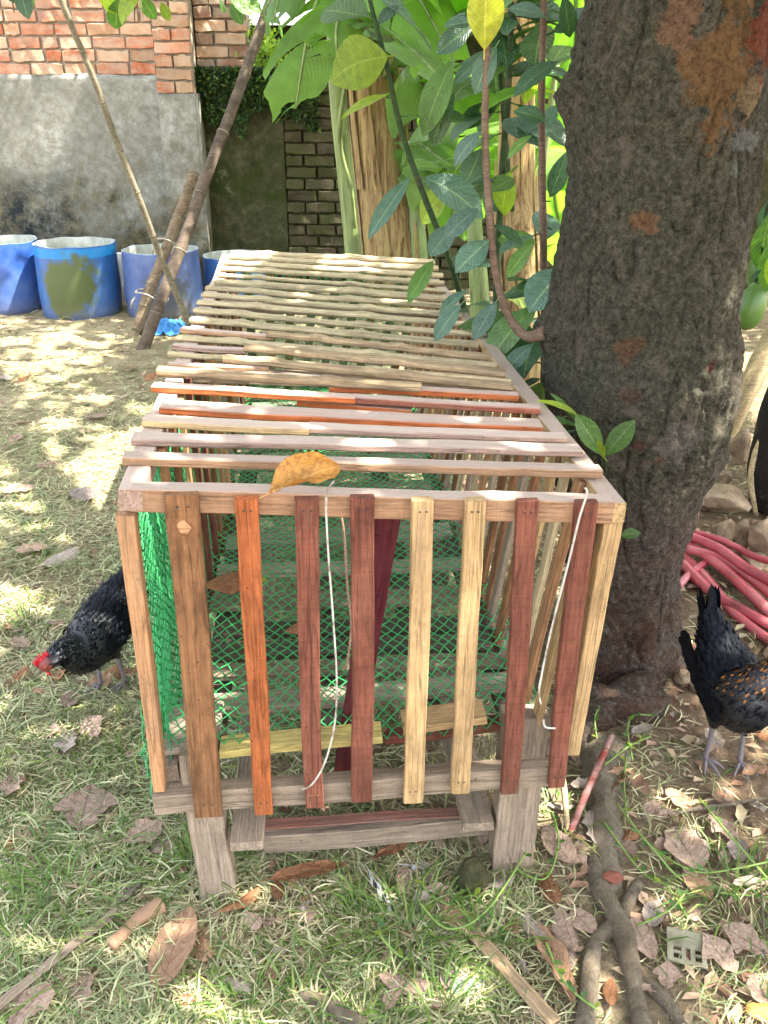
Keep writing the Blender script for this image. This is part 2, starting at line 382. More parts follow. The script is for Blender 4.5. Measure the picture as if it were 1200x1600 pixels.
# top slats: near top edge (left px, right px), width m, thickness m, material, height above the rail
SL = [(190, 714, 943, 735, .032, .016, 'tan', 0), (204, 686, 912, 705, .042, .013, 'pink', 0),
      (222, 657, 483, 670, .040, .014, 'birch', 0), (483, 668, 888, 684, .036, .012, 'pink', 0),
      (250, 636, 850, 668, .055, .014, 'orange', 0), (237, 603, 556, 622, .032, .014, 'orange', 0), (553, 620, 846, 638, .030, .014, 'red', 0),
      (465, 626, 645, 640, .03, .012, 'orange', -.02), (515, 604, 812, 618, .030, .014, 'orange', 0),
      (245, 579, 500, 590, .026, .014, 'tan', 0), (262, 568, 420, 574, .022, .012, 'tan', -.004)]
BL_ = [(245, 577, 660, 603, .03, .016, 'bamboo2', .016), (350, 558, 805, 603, .032, .015, 'bamboo2', .008), (262, 551, 800, 593, .02, .010, 'bamboo', 0),
       (383, 541, 792, 583, .032, .014, 'bamboo2', .008), (270, 539, 385, 547, .026, .012, 'pink', 0), (285, 526, 778, 569, .026, .012, 'bamboo', 0),
       (418, 519, 768, 556, .028, .014, 'bamboo2', .01), (283, 513, 425, 526, .026, .012, 'tan', 0), (297, 499, 750, 538, .04, .012, 'bamboo', 0),
       (303, 484, 738, 521, .034, .012, 'bamboo', 0), (309, 470, 732, 506, .036, .012, 'bamboo', 0), (316, 458, 724, 491, .038, .012, 'bamboo', 0),
       (322, 448, 716, 479, .040, .012, 'bamboo', 0), (336, 439, 706, 466, .055, .014, 'bamboo', 0), (341, 429, 698, 454, .034, .010, 'bamboo', 0),
       (345, 419, 696, 442, .050, .012, 'bamboo', 0), (350, 409, 694, 430, .055, .012, 'bamboo', 0), (356, 400, 686, 419, .055, .014, 'bamboo', 0),
       (360, 394, 680, 408, .06, .014, 'bamboo', 0)]
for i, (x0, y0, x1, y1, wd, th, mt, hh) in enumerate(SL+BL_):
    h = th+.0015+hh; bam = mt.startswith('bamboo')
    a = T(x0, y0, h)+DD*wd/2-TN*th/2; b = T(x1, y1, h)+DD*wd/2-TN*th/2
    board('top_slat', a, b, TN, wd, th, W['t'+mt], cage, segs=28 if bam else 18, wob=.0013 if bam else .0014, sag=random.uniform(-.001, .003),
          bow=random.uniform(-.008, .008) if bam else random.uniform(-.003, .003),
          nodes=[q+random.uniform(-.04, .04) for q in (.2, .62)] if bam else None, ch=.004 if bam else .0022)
# side slats
for j in range(15):
    s = .24+j*.155; inn = .043
    a = TL.lerp(TLf, s/LEN)+tx*inn-TN*.037; b = BLp+bx*inn+DD*s+UP*.0
    board('side_slat', a+TN*.03, b-UP*.03, RR, random.uniform(.03, .042), .012, W[random.choice(['brown', 'tan', 'red', 'grey', 'brown', 'tan'])] if j else W['tan'], cage, segs=5)
for j in range(30):
    s = .05+j*.084; inn = .045
    a = TR.lerp(TRf, s/LEN)-tx*inn-TN*.01; b = BRp-bx*inn+DD*(s+random.uniform(-.02, .02))-UP*.03
    board('side_slat', a, b, RR, random.uniform(.022, .036), .012, W[random.choice(['birch', 'tan', 'grey', 'bamboo', 'pink', 'birch', 'bamboo', 'brown'])], cage, segs=5)
for j in range(9):
    a = TLf+tx*(.09+j*.088)-TN*.01-DD*.045; b = BLp+DD*LEN+bx*(.07+j*.07)-DD*.045-UP*.02
    board('back_slat', a, b, DD, .034, .012, W[random.choice(['grey', 'tan', 'brown'])], cage, segs=4)
# legs
for (x0, y0, x1, y1, w0, w1, off, mt) in ((311, 1168, 343, 1418, 62, 60, .055, 'greydk'), (822, 1112, 800, 1372, 74, 66, .06, 'grey')):
    a = F(x0, y0, off); b = PZ(x1, y1-4); b.z = gz(b.x, b.y)-.03; b += DD*.03; wd = (F(x0+w0/2, y0, off)-F(x0-w0/2, y0, off)).length
    board('leg', a, b, DD, wd*.93, .05, W['grey'], cage, w1=wd*.9, segs=10, wob=.002)
for s in (.05, -.05):
    C = (BLp if s > 0 else BRp)+DD*(LEN-.15)+bx*s; board('leg', C+UP*.05, V((C.x, C.y, -.03)), DD, .06, .045, W['grey'], cage)
    C = (BLp if s > 0 else BRp)+DD*(LEN*.5)+bx*s; board('leg', C+UP*.0, V((C.x, C.y, -.03)), DD, .06, .045, W['greydk'], cage)
FZ = F(470, 1150, .06).z                            # height of the netted floor
def FL(u, v, z=None): # u 0..1 across, v metres deep
    p = BLp.lerp(BRp, u)+DD*v; p.z = FZ if z is None else z; return p
# floor bearers and boards under the net
board('floor_board', F(345, 1168, .05), F(596, 1142, .05), UP, .05, .016, W['yellow'], cage, segs=8)
board('floor_board', F(628, 1128, .06), F(757, 1112, .06), UP, .06, .016, W['birch'], cage, segs=6)
board('floor_board', F(600, 1152, .085), F(780, 1128, .085), UP, .03, .02, W['red'], cage, segs=6)
board('floor_board', F(262, 1140, .13), F(345, 1130, .13), UP, .14, .014, W['pale'], cage, segs=6)
zz = FZ-.018
v = .22; kk = 0
while v < LEN-.1:
    wd = random.choice([.05, .06, .09, .07]); a = FL(random.uniform(.03, .1), v, zz-random.uniform(0, .02)); b = FL(random.uniform(.9, .97), v+random.uniform(-.02, .02), zz-random.uniform(0, .02))
    board('floor_slat', a, b, UP, wd, .014, W[random.choice(['grey', 'pale', 'greydk', 'pale'])], cage, segs=8, wob=.002)
    v += wd+random.uniform(.03, .15); kk += 1
for (u, z) in ((.12, zz-.03), (.42, zz-.035), (.7, zz-.032), (.93, zz-.03)):
    board('floor_bearer', FL(u, .1, z), FL(u, LEN-.05, z), UP, .055, .022, W['greydk'], cage, segs=8)
# low pallet-like boards between the legs
lowz = .10
board('low_bearer', PZ(386, 1322, .16), PZ(392, 1195, .10)+DD*1.2, UP, .062, .02, W['grey'], cage, segs=8)
board('low_bearer', PZ(747, 1292, .13), PZ(715, 1170, .10)+DD*1.2, UP, .062, .02, W['grey'], cage, segs=8)
board('cross_bar', F(412, 1308, .10), F(768, 1280, .10), DD, .045, .045, W['grey'], cage, segs=12, wob=.002)
board('painted_strip', F(413, 1290, .098), F(766, 1265, .098), UP, .03, .004, wood('faded_red_paint', srgb(132, 86, 72), .1, .8, dirtc=srgb(110, 98, 86)), cage, segs=8)
# nets
def net(name, fn, cu, cv, r, mat, parent, wob=.002):
    """diamond net; fn(i,j) gives a point; cu columns, cv half-rows"""
    pts = {}
    def P(j, i):
        if (j, i) not in pts:
            u = (i+.5*(j % 2))/cu; p = fn(min(u, 1.0), j/cv)
            if p is not None: p = p+V((random.gauss(0, wob), random.gauss(0, wob), random.gauss(0, wob)))
            pts[(j, i)] = p
        return pts[(j, i)]
    A = []; B = []
    for j in range(cv):
        for i in range(cu+1):
            a = P(j, i)
            for di in ((0, 1) if j % 2 else (0, -1)):
                if 0 <= i+di <= cu:
                    b = P(j+1, i+di)
                    if a is not None and b is not None: A.append(a[:]); B.append(b[:])
    A = np.array(A); B = np.array(B); d = B-A; ln = np.linalg.norm(d, axis=1, keepdims=True); d = d/np.maximum(ln, 1e-6)
    h = np.where(np.abs(d[:, 2:3]) > .8, np.array([[1., 0, 0]]), np.array([[0., 0, 1]]))
    s = np.cross(d, h); s /= np.linalg.norm(s, axis=1, keepdims=True); u = np.cross(s, d)
    A = A-d*r*.6; B = B+d*r*.6; vs = []
    for P_ in (A, B):
        for k in range(3):
            a = 2*math.pi*k/3+.5; vs.append(P_+s*math.cos(a)*r+u*math.sin(a)*r)
    vs = np.stack(vs, axis=1); n = len(A); base = (np.arange(n)*6)[:, None]
    tr = []
    for k in range(3):
        k2 = (k+1) % 3; tr += [[k, k2, k2+3], [k, k2+3, k+3]]
    tr = (base[:, :, None]+np.array(tr)[None]).reshape(-1, 3)
    return link(name, trimesh(name, vs.reshape(-1, 3), tr), mat, parent)
M = NM('green_plastic_net', .38, .5); M.col((.05, .42, .13, 1))
tr_ = M.n('BsdfTranslucent'); tr_.inputs[0].default_value = (.14, .62, .12, 1); ms = M.n('MixShader'); ms.inputs[0].default_value = .25
M.l(M.b.outputs[0], ms.inputs[1]); M.l(tr_.outputs[0], ms.inputs[2]); M.l(ms.outputs[0], M.o.inputs[0]); NET = M.m
def ff(u, v):
    p = FL(.02+u*.96, .045+v*(LEN-.08), FZ+.004)
    p.z += .022*noise.noise(V((u*4, v*9, 3)))+.006*noise.noise(V((u*14, v*30, 8))) - .012*math.sin(math.pi*u)*.6
    edge = abs(u-.5)*2
    if edge > .93: p.z += (edge-.93)*.25
    if v < .02: p.z += (.02-v)*.4*noise.noise(V((u*9, 0, 0)))
    return p
net('floor_net', ff, 26, 120, .0017, NET, cage, .0012)
def sf(u, v):                                     # u along the length, v down
    a = TL.lerp(TLf, .025+u*.96)+tx*.004-TN*.01; b = BLp+DD*(.06+u*(LEN-.1))+bx*.0+UP*-.03
    p = a.lerp(b, v); s = noise.noise(V((u*16, v*2.5, 0)))
    return p + RR*(.006+.012*s+.01*math.sin(u*46+v*3)*v)
net('side_net', sf, 105, 56, .0019, NET, cage, .001)
net('side_net', lambda u, v: sf(u, v)+RR*.012+RR*.01*noise.noise(V((u*30, v*6, 5))), 100, 54, .0018, NET, cage, .001)
def of(u, v):
    a = TL+DD*(.03+u*.35)-TN*.36+tx*.02; b = BLp+DD*(.02+u*.18)-bx*.012-UP*.03
    p = a.lerp(b, v); return p-RR*(.004+.016*noise.noise(V((u*6, v*6, 9))))
net('loose_net', of, 7, 22, .0013, NET, cage, .004)
net('back_net', lambda u, v: (TLf+tx*(.04+u*.78)-DD*.06-TN*.02).lerp(BLp+DD*(LEN-.06)+bx*(.03+u*.58), v), 28, 50, .0013, NET, cage, .002)
# white ties
M = NM('white_plastic_tie', .6, .3); M.col(M.ramp(M.noise(M.tc.outputs['Object'], 40, 3), [(.35, srgb(120, 108, 92)), (.5, srgb(178, 172, 160))])); TIE = M.m
def pts(lst, off): return [F(x, y, off) for x, y in lst]
tube_obj('tie_wire', pts([(522, 752), (510, 775), (512, 850), (520, 960), (526, 1060), (523, 1130), (508, 1190), (488, 1225), (471, 1234)], -.028), .0019, TIE, cage, 6, 40)
tube_obj('tie_wire', pts([(914, 762), (917, 772), (905, 810), (888, 880), (862, 980), (847, 1050), (842, 1080), (845, 1100)], -.026), .0019, TIE, cage, 6, 40)
tube_obj('tie_wire', pts([(849, 1125), (852, 1136), (868, 1138)], -.02), .0019, TIE, cage, 6, 10)
tube_obj('tie_wire', pts([(524, 770), (537, 830), (543, 920), (549, 980), (541, 1044)], .10), .0024, W['pink'], cage, 6, 30)

# ------------------------------------------------------------------ leaf meshes
def leaf_mesh(name, wid=.52, p=1.15, fold=.18, droop=.18, n=9, curl=0.0, rip=.02, seed=0, twist=0.0, e=.75, jag=0.0):
    vs = []; fs = []; uv = []; S = (-1, -.55, 0, .55, 1)
    for i in range(n+1):
        t = i/n; w_ = wid/2*max(math.sin(math.pi*min(t**p, 1.0)), 0)**e if 0 < i < n else .008
        for s in S:
            y = s*w_*(1+jag*noise.noise(V((t*9, s*3, seed+.5)))); z = fold*abs(y) - droop*t*t + curl*(abs(s)**2)*w_ + rip*noise.noise(V((t*5+seed*7, s*2, seed)))
            a = twist*(t-.5); y2 = y*math.cos(a)-z*math.sin(a); z2 = y*math.sin(a)+z*math.cos(a)
            vs.append((t-.1*droop*t, y2, z2)); uv.append((t, .5+s*.5))
    for i in range(n):
        for k in range(4):
            a = i*5+k; fs.append((a, a+5, a+6, a+1))
    b = len(vs)                                    # petiole
    for t in (-.14, 0.02):
        for k in range(3):
            a = 2*math.pi*k/3; vs.append((t, .011*math.cos(a), .011*math.sin(a))); uv.append((.5, .5))
    for k in range(3): fs.append((b+k, b+(k+1) % 3, b+3+(k+1) % 3, b+3+k))
    return pymesh(name, vs, fs, True, uv)
def leafset(prefix, mat, **k):
    out = []
    for i in range(4):
        kw = dict(k); kw['seed'] = i; kw['droop'] = k.get('droop', .2)*(.4+.45*i); kw['twist'] = random.uniform(-.7, .7)
        me = leaf_mesh(prefix, **kw); me.materials.append(mat); out.append(me)
    return out
LM = {k: leafset('leaf', L[k]) for k in ('d', 'b', 'g', 'y', 'Y')}
def lplace(me, base, tip, nrm, parent, name='leaf', wscale=1.0, mat=None):
    x = V(tip)-V(base); ln = x.length; x.normalize(); n = V(nrm); y = n.cross(x).normalized(); z = x.cross(y)
    return link(name, me, mat, parent, basis(base, x*ln, y*ln*wscale, z*ln))
def pleaf(bx_, by_, tx_, ty_, Y, dy, key, parent, ws=1.0, tilt=.5):
    a = PY(bx_, by_, Y); b = PY(tx_, ty_, Y+dy)
    cdir = (V((0, 0, CAMH))-a).normalized(); n = (cdir*(1-tilt)+UP*tilt+V((random.uniform(-.2, .2), 0, random.uniform(-.1, .2)))).normalized()
    return lplace(random.choice(LM[key]), a, b, n, parent, wscale=ws)

# ------------------------------------------------------------------ jackfruit tree
tree = thing('jackfruit_tree', 'thick leaning jackfruit tree trunk with peeling grey bark right of the coop', 'tree', (TB.x, TB.y+.12, 0))
TY0 = TB.y+.16
def cen(pxl, pxr, py, Y):
    a = PY(pxl, py, Y); b = PY(pxr, py, Y); return (a+b)/2, (b-a).length/2
secs = []
for (l_, r_, y_) in ((905, 1075, 1130), (902, 1068, 1040), (898, 1062, 960), (890, 1068, 880), (880, 1092, 800), (866, 1118, 720), (858, 1145, 640), (852, 1155, 560), (862, 1158, 480), (880, 1172, 380), (886, 1190, 280), (888, 1206, 180), (898, 1222, 90), (915, 1240, 0)):
    cc, rr = cen(l_, r_, y_, TY0+.02); cc.y += .02; secs.append((cc, rr*.98))
foot = secs[0][0].copy(); foot.z = -.08; foot.x += .0
last = secs[-1][0]; dirt_ = (secs[-1][0]-secs[-5][0]).normalized()
secs = [(foot, secs[0][1]*1.35)]+secs+[(last+V((.04, .02, .25)), .235), (last+V((.15, .1, .7)), .22), (last+V((.3, .25, 1.3)), .18), (last+V((.4, .4, 2.2)), .12)]
NS, NR = 400, 280
cp = spline([s[0] for s in secs], NS); rp = sspline([s[1] for s in secs], NS)
fr = frames(cp); vs = []; fs = []
knots = [(PY(884, 150, TY0+.05), .05, .035), (PY(872, 515, TY0), .05, .042), (PY(1146, 560, TY0), .025, .018), (PY(1146, 590, TY0), .02, .012), (PY(960, 490, TY0-.15), .08, .02), (PY(1120, 720, TY0), .06, .02)]
for i in range(NS+1):
    t, s, u = fr[i]; r0 = rp[i]; p = cp[i]
    for k in range(NR):
        a = 2*math.pi*k/NR; d = s*math.cos(a)+u*math.sin(a)
        r = r0; q = p+d*r
        flare = max(0, .42-q.z)/.42
        r *= 1 + flare**1.8*(.12+.75*max(0, noise.noise(V((math.cos(a)*1.3, math.sin(a)*1.3, 5.5)))))
        if 0 < q.z < 2.2:
            r += .014*noise.noise(q*4) + .008*noise.noise(q*13) + .006*noise.noise(q*34) + .0035*noise.noise(q*80)
            rg_ = 1-abs(noise.noise(V((q.x*24, q.y*24, q.z*9))))*7
            if rg_ > 0: r -= .009*rg_*(.4+.6*(noise.noise(q*5+V((3, 1, 8))) > -.1))
            r += flare*.02*noise.noise(q*17)
        q = p+d*r
        for (kp, kr, kh) in knots:
            dd = (q-kp).length
            if dd < kr*2: q = q+(q-p).normalized()*kh*math.exp(-(dd/kr)**2*1.3)*(1+.5*noise.noise(q*40))
        vs.append(q)
    if i:
        for k in range(NR):
            a = (i-1)*NR+k; b = (i-1)*NR+(k+1) % NR; fs.append((a, b, b+NR, a+NR))
from mathutils.bvhtree import BVHTree
_bvh = BVHTree.FromPolygons([tuple(v_) for v_ in vs], fs)
def tray(px, py):
    h = _bvh.ray_cast(V((0, 0, CAMH)), ray(px, py).normalized()); return h[0] if h[0] is not None else PY(px, py, 2.0)
M = NM('bark', .95, .12); c = M.tc.outputs['Object']
g1 = M.noise(c, 7, 8, .7); g2 = M.noise(c, 75, 8, .85, .3); g3 = M.noise(c, 220, 4, .8); g4 = M.noise(c, 16, 8, .75)
col = M.ramp(g2, [(.36, srgb(38, 31, 26)), (.46, srgb(88, 77, 67)), (.56, srgb(120, 108, 96)), (.66, srgb(170, 158, 142))])
xyz = M.sep(c)
lich = M.math('ADD', M.math('MULTIPLY', M.math('SUBTRACT', .98, xyz[0]), 3.0), M.math('SUBTRACT', g1, .35))
lich = M.math('MULTIPLY', lich, M.math('MULTIPLY', M.math('SUBTRACT', xyz[2], .45), 4.0, True), True)
col = M.mix(M.math('MULTIPLY', lich, .8), col, M.ramp(g2, [(.36, srgb(44, 44, 34)), (.5, srgb(88, 88, 70)), (.62, srgb(118, 116, 96)), (.75, srgb(150, 148, 128))]))
col = M.mix(M.ramp(M.noise(c, 14, 7, .8, .5), [(.54, 0.0), (.6, .55)]), col, srgb(140, 122, 108))
low = M.math('MULTIPLY', M.math('SUBTRACT', .62, xyz[2]), 2.2, True)
col = M.mix(M.math('MULTIPLY', low, M.ramp(g4, [(.45, 0.0), (.6, .6)])), col, srgb(108, 72, 56))
def spot(px, py, Y, r, cc, zs=1.0, hard=6.0):
    global col
    q = tray(px, py); vm = M.n('VectorMath'); vm.operation = 'SUBTRACT'; M.l(c, vm.inputs[0]); vm.inputs[1].default_value = q
    ms_ = M.n('VectorMath'); ms_.operation = 'MULTIPLY'; M.l(vm.outputs[0], ms_.inputs[0]); ms_.inputs[1].default_value = (1, .8, zs)
    ln_ = M.n('VectorMath'); ln_.operation = 'LENGTH'; M.l(ms_.outputs[0], ln_.inputs[0])
    dd = M.math('SUBTRACT', r, M.math('ADD', ln_.outputs['Value'], M.math('MULTIPLY', M.math('SUBTRACT', g4, .5), r*4.5)))
    dd = M.math('MULTIPLY', M.math('MULTIPLY', dd, hard/r, True), .8 if r < .06 or zs != 1.0 else .6)
    cc = (cc[0]*.6+.03, cc[1]*.68+.03, cc[2]*.8+.02, 1)
    col = M.mix(dd, col, M.ramp(g2, [(.38, sc3(cc, .35)), (.52, cc), (.66, sc3(cc, 1.3))]))
TY = 1.78
for a in ((1130, 105, TY, .085, srgb(180, 120, 62), .8), (1175, 150, TY, .035, srgb(200, 160, 110)), (1062, 25, TY, .045, srgb(190, 130, 90), .7), (1196, 60, TY, .035, srgb(176, 76, 44), .5),
          (1005, 347, TY, .028, srgb(182, 120, 76)), (985, 545, TY, .028, srgb(150, 100, 66), .7), (985, 620, TY, .026, srgb(132, 92, 74)), (1060, 690, TY, .05, srgb(158, 138, 118)),
          (1110, 575, TY, .012, srgb(150, 86, 70)), (1150, 265, TY, .02, srgb(150, 146, 120)), (1165, 220, TY, .035, srgb(170, 160, 140), 2.0), (1000, 695, TY, .014, srgb(130, 76, 56)),
          (1030, 720, TY, .012, srgb(150, 100, 76)), (1010, 1000, TY, .04, srgb(110, 66, 50), .7), (945, 1050, TY, .03, srgb(124, 80, 62))): spot(*a)
M.col(col)
vo = M.n('TexVoronoi'); vo.feature = 'DISTANCE_TO_EDGE'; vo.inputs['Scale'].default_value = 22; M.l(c, vo.inputs['Vector'])
hgt = M.math('ADD', M.math('ADD', g2, M.math('MULTIPLY', g3, .5)), M.math('MULTIPLY', M.ramp(vo.outputs[0], [(0.0, 0.0), (.12, 1.0)]), .12)); M.bump(hgt, 1.0, .045)
BARK = M.m
link('trunk', pymesh('trunk', vs, fs), BARK, tree)
for (dx, dy, dz) in ((-1.8, .6, 1.4), (1.6, 1.2, 1.3), (.4, -1.6, 1.6), (-.8, 2.6, 1.2), (1.2, 3.4, 1.0), (2.4, -.4, 1.2)):
    b0 = last+V((.3, .25, 1.2+random.uniform(-.2, .5))); e_ = b0+V((dx, dy, dz))
    tube_obj('limb', [b0, b0.lerp(e_, .5)+V((0, 0, .25)), e_], [.1, .07, .03], BARK, tree, 8, 10, rough=.3)
# roots over the ground
def groot(plist, rads, mat, parent, name='root', sink=.35, n=12, seg=26, rough=.25, rs=18):
    pp = []
    for (x, y), r in zip(plist, rads):
        q = PZ(x, y); q.z = gz(q.x, q.y)+r*(1-sink*2) if sink < 1 else 0; pp.append(q)
    return tube_obj(name, pp, list(rads), mat, parent, n, seg, rough=rough, rs=rs)
M = NM('root_bark', .9, .15); c = M.tc.outputs['Object']; g = M.noise(c, 30, 7, .75, .5)
M.col(M.mix(M.ramp(M.noise(c, 6, 5, .7), [(.45, 0.0), (.6, .6)]), M.ramp(g, [(.3, srgb(74, 64, 52)), (.5, srgb(128, 116, 98)), (.75, srgb(160, 150, 130))]), srgb(112, 98, 80)))
M.bump(M.math('ADD', g, M.noise(M.tc.outputs['Object'], 110, 5, .8)), 1.0, .014); ROOT = M.m
groot([(925, 1350), (938, 1400), (970, 1460), (985, 1530), (1003, 1615)], [.013, .020, .022, .018, .019], ROOT, tree, sink=.2)
groot([(948, 1180), (940, 1240), (942, 1300), (950, 1370), (935, 1420)], [.055, .05, .044, .036, .01], ROOT, tree, sink=.68, rough=.5)
groot([(996, 1385), (978, 1420), (962, 1450), (930, 1480), (920, 1540), (912, 1620)], [.010, .015, .017, .015, .017, .018], ROOT, tree, sink=.25)
groot([(990, 1535), (1020, 1555), (1045, 1580), (1075, 1625)], [.01, .013, .012, .012], ROOT, tree)
groot([(985, 1540), (1000, 1575), (1010, 1620)], [.008, .01, .01], ROOT, tree)
groot([(1010, 1105), (965, 1120), (920, 1150), (895, 1185)], [.075, .06, .045, .02], BARK, tree, sink=.55)
groot([(905, 1095), (930, 1120), (990, 1135), (1040, 1118)], [.035, .055, .05, .02], BARK, tree, sink=.5)
# shoot from the knot, with its leaves, and the sprigs on the bark
SH = wood('young_brown_stem', srgb(112, 92, 76), .1, .3); GS = wood('young_green_stem', srgb(52, 74, 40), .05, .2)
def stem(pl, rad, mat, parent, name='stem', n=8, seg=30):
    return tube_obj(name, [PY(x, y, Y) for x, y, Y in pl], rad, mat, parent, n, seg, rough=.12, rs=25)
stem([(852, 520, TY0-.03), (822, 525, TY0+.0), (795, 495, TY0+.02), (776, 435, TY0+.02), (766, 350, TY0), (758, 210, TY0), (761, 80, TY0), (765, -60, TY0)], [.017, .013, .010, .009, .009, .008, .0075, .006], SH, tree, 'shoot')
for a in ((757, 78, 760, -34, TY0-.02, -.02, 'Y', 1.15, .1), (764, 375, 712, 420, TY0, -.05, 'b', 1.1, .5), (752, 232, 728, 288, TY0+.02, .0, 'd', 1.3, .4),
          (748, 326, 690, 360, TY0, -.04, 'b', 1.1, .5), (775, 72, 737, 140, TY0, -.02, 'b', 1.0, .4), (752, 206, 702, 246, TY0, -.02, 'b', 1.0, .6),
          (768, 352, 826, 376, TY0, 0.0, 'd', .9, .6), (776, 470, 738, 530, TY0, -.04, 'b', .9, .5), (742, 35, 682, 82, TY0, -.02, 'd', 1.0, .5),
          (720, 476, 674, 524, TY0+.05, -.04, 'b', .9, .5), (768, 300, 808, 268, TY0+.03, .03, 'g', 1.0, .4)): pleaf(*a[:7], tree, a[7], a[8])
stem([(945, 735, TY0-.18), (946, 712, TY0-.21), (944, 700, TY0-.22)], [.003, .003, .002], GS, tree, 'sprig', 5, 6)
for a in ((943, 712, 902, 648, TY0-.22, -.02, 'g', .75, .3), (945, 712, 990, 658, TY0-.22, -.02, 'g', .9, .3), (944, 716, 935, 688, TY0-.22, -.02, 'y', .6, .3),
          (968, 838, 1000, 828, TY0-.2, -.01, 'g', 1.1, .3), (870, 652, 822, 672, TY0-.2, -.06, 'g', .8, .6), (906, 652, 848, 616, TY0-.2, -.06, 'y', .32, .5),
          (904, 668, 848, 640, TY0-.2, -.06, 'g', .4, .5), (900, 660, 868, 612, TY0-.2, -.02, 'g', .35, .5), (880, 652, 834, 662, TY0-.2, -.08, 'b', .5, .7), (905, 672, 862, 678, TY0-.2, -.03, 'b', .3, .6)): pleaf(*a[:7], tree, a[7], a[8])

# saplings standing behind the coop
def sapling(label, stems, leaves, rnd, base):
    t = thing('jackfruit_sapling', label, 'sapling', base, 'jackfruit saplings between coop and trunk')
    for (pl, rad, mat) in stems:
        stem(pl, rad, mat, t)
        dense = spline([PY(x, y, Y) for x, y, Y in pl], 60)
        for _ in range(rnd[0]):
            k = random.randint(4, 58); b = dense[k]; ang = random.uniform(0, 2*math.pi)
            d = V((math.cos(ang), math.sin(ang)*.8, random.uniform(-.5, .5))).normalized(); ln = random.uniform(.12, .22)
            pb = b+d*.025; tp = pb+d*ln
            n = (UP+V((random.uniform(-.5, .5), random.uniform(-.9, .1), 0))).normalized()
            lplace(random.choice(LM[random.choice(rnd[1])]), pb, tp, n, t, wscale=random.uniform(.85, 1.25))
            link('petiole', MB().add(tube([b, pb+d*.005], [.0022, .0018], 4)).mesh('petiole'), GS, t)
    for a in leaves: pleaf(*a[:7], t, a[7], a[8])
    return t
Y1 = 2.75
sapling('jackfruit sapling with dark green stem leaning left over the bamboo slats of the coop',
        [([(745, 545, 2.9), (722, 470, Y1+.1), (700, 400, Y1), (660, 300, Y1), (626, 200, Y1), (606, 110, Y1), (578, 0, Y1), (570, -60, Y1)], [.011, .010, .009, .0085, .008, .007, .006, .005], GS)],
        [(606, 88, 516, 100, Y1-.05, -.05, 'y', 1.75, .25), (608, 146, 530, 180, Y1, -.05, 'y', .8, .8), (642, 276, 570, 366, Y1, -.08, 'b', .5, .5), (708, 94, 652, 200, Y1, -.06, 'g', .8, .3),
         (712, 352, 668, 396, Y1-.05, -.03, 'b', 1.3, .4), (677, 408, 638, 458, Y1-.1, -.1, 'g', .7, .4), (710, 146, 662, 228, Y1, .02, 'd', .85, .35), (636, 262, 690, 255, Y1+.1, .1, 'g', .8, .6),
         (700, 292, 650, 345, Y1+.1, 0, 'y', 1.2, .3), (576, 120, 552, 108, Y1, -.05, 'b', 1.0, .5), (735, 450, 684, 480, Y1, -.05, 'b', .7, .7), (590, 40, 618, 0, Y1, .0, 'b', .9, .5)], (9, ['g', 'b', 'd', 'b']), PZ(745, 560))
sapling('upright jackfruit sapling with dark glossy leaves growing close against the trunk',
        [([(850, 440, 2.5), (848, 300, 2.5), (846, 160, 2.5), (850, 0, 2.5), (850, -50, 2.5)], [.010, .0095, .009, .008, .007], SH), ([(850, 610, 2.5), (851, 540, 2.5), (850, 440, 2.5)], [.011, .0105, .010], SH)],
        [(872, 96, 800, 132, 2.4, -.05, 'd', .8, .5), (886, 236, 860, 310, 2.4, 0, 'd', .8, .3), (882, 418, 822, 480, 2.35, -.05, 'b', 1.5, .45), (835, 380, 784, 430, 2.4, 0, 'g', .8, .4),
         (832, 538, 786, 574, 2.3, -.04, 'b', .9, .5), (852, 190, 808, 164, 2.4, 0, 'd', 1.1, .4), (845, 592, 808, 602, 2.3, 0, 'd', .8, .6), (880, -8, 896, 60, 2.3, 0, 'd', .9, .3), (852, 28, 800, -2, 2.4, 0, 'b', 1.0, .5),
         (830, 212, 788, 242, 2.4, 0, 'g', .7, .5), (882, 455, 850, 500, 2.2, 0, 'd', .9, .5)], (11, ['g', 'd', 'b', 'd', 'b']), PZ(850, 620))
sapling('tall jackfruit sapling with twin dark stems standing behind the others',
        [([(772, 560, 3.0), (778, 400, 3.0), (785, 260, 3.0), (795, 130, 3.0), (800, -30, 3.0)], [.012, .011, .010, .009, .007], GS), ([(800, 330, 3.1), (790, 220, 3.1), (780, 60, 3.1), (778, -40, 3.1)], [.009, .009, .008, .006], GS),
         ([(880, 130, 3.1), (838, 90, 3.1), (800, 20, 3.1), (785, -30, 3.1)], [.006, .006, .006, .006], GS)],
        [(798, 268, 776, 338, 2.9, 0, 'y', 1.1, .2), (840, 100, 812, 160, 3.0, 0, 'y', 1.0, .2), (752, 88, 708, 130, 2.9, 0, 'd', .9, .5), (738, 120, 700, 160, 3.0, 0, 'g', .9, .3)], (18, ['g', 'd', 'd', 'y', 'b']), PZ(772, 570))

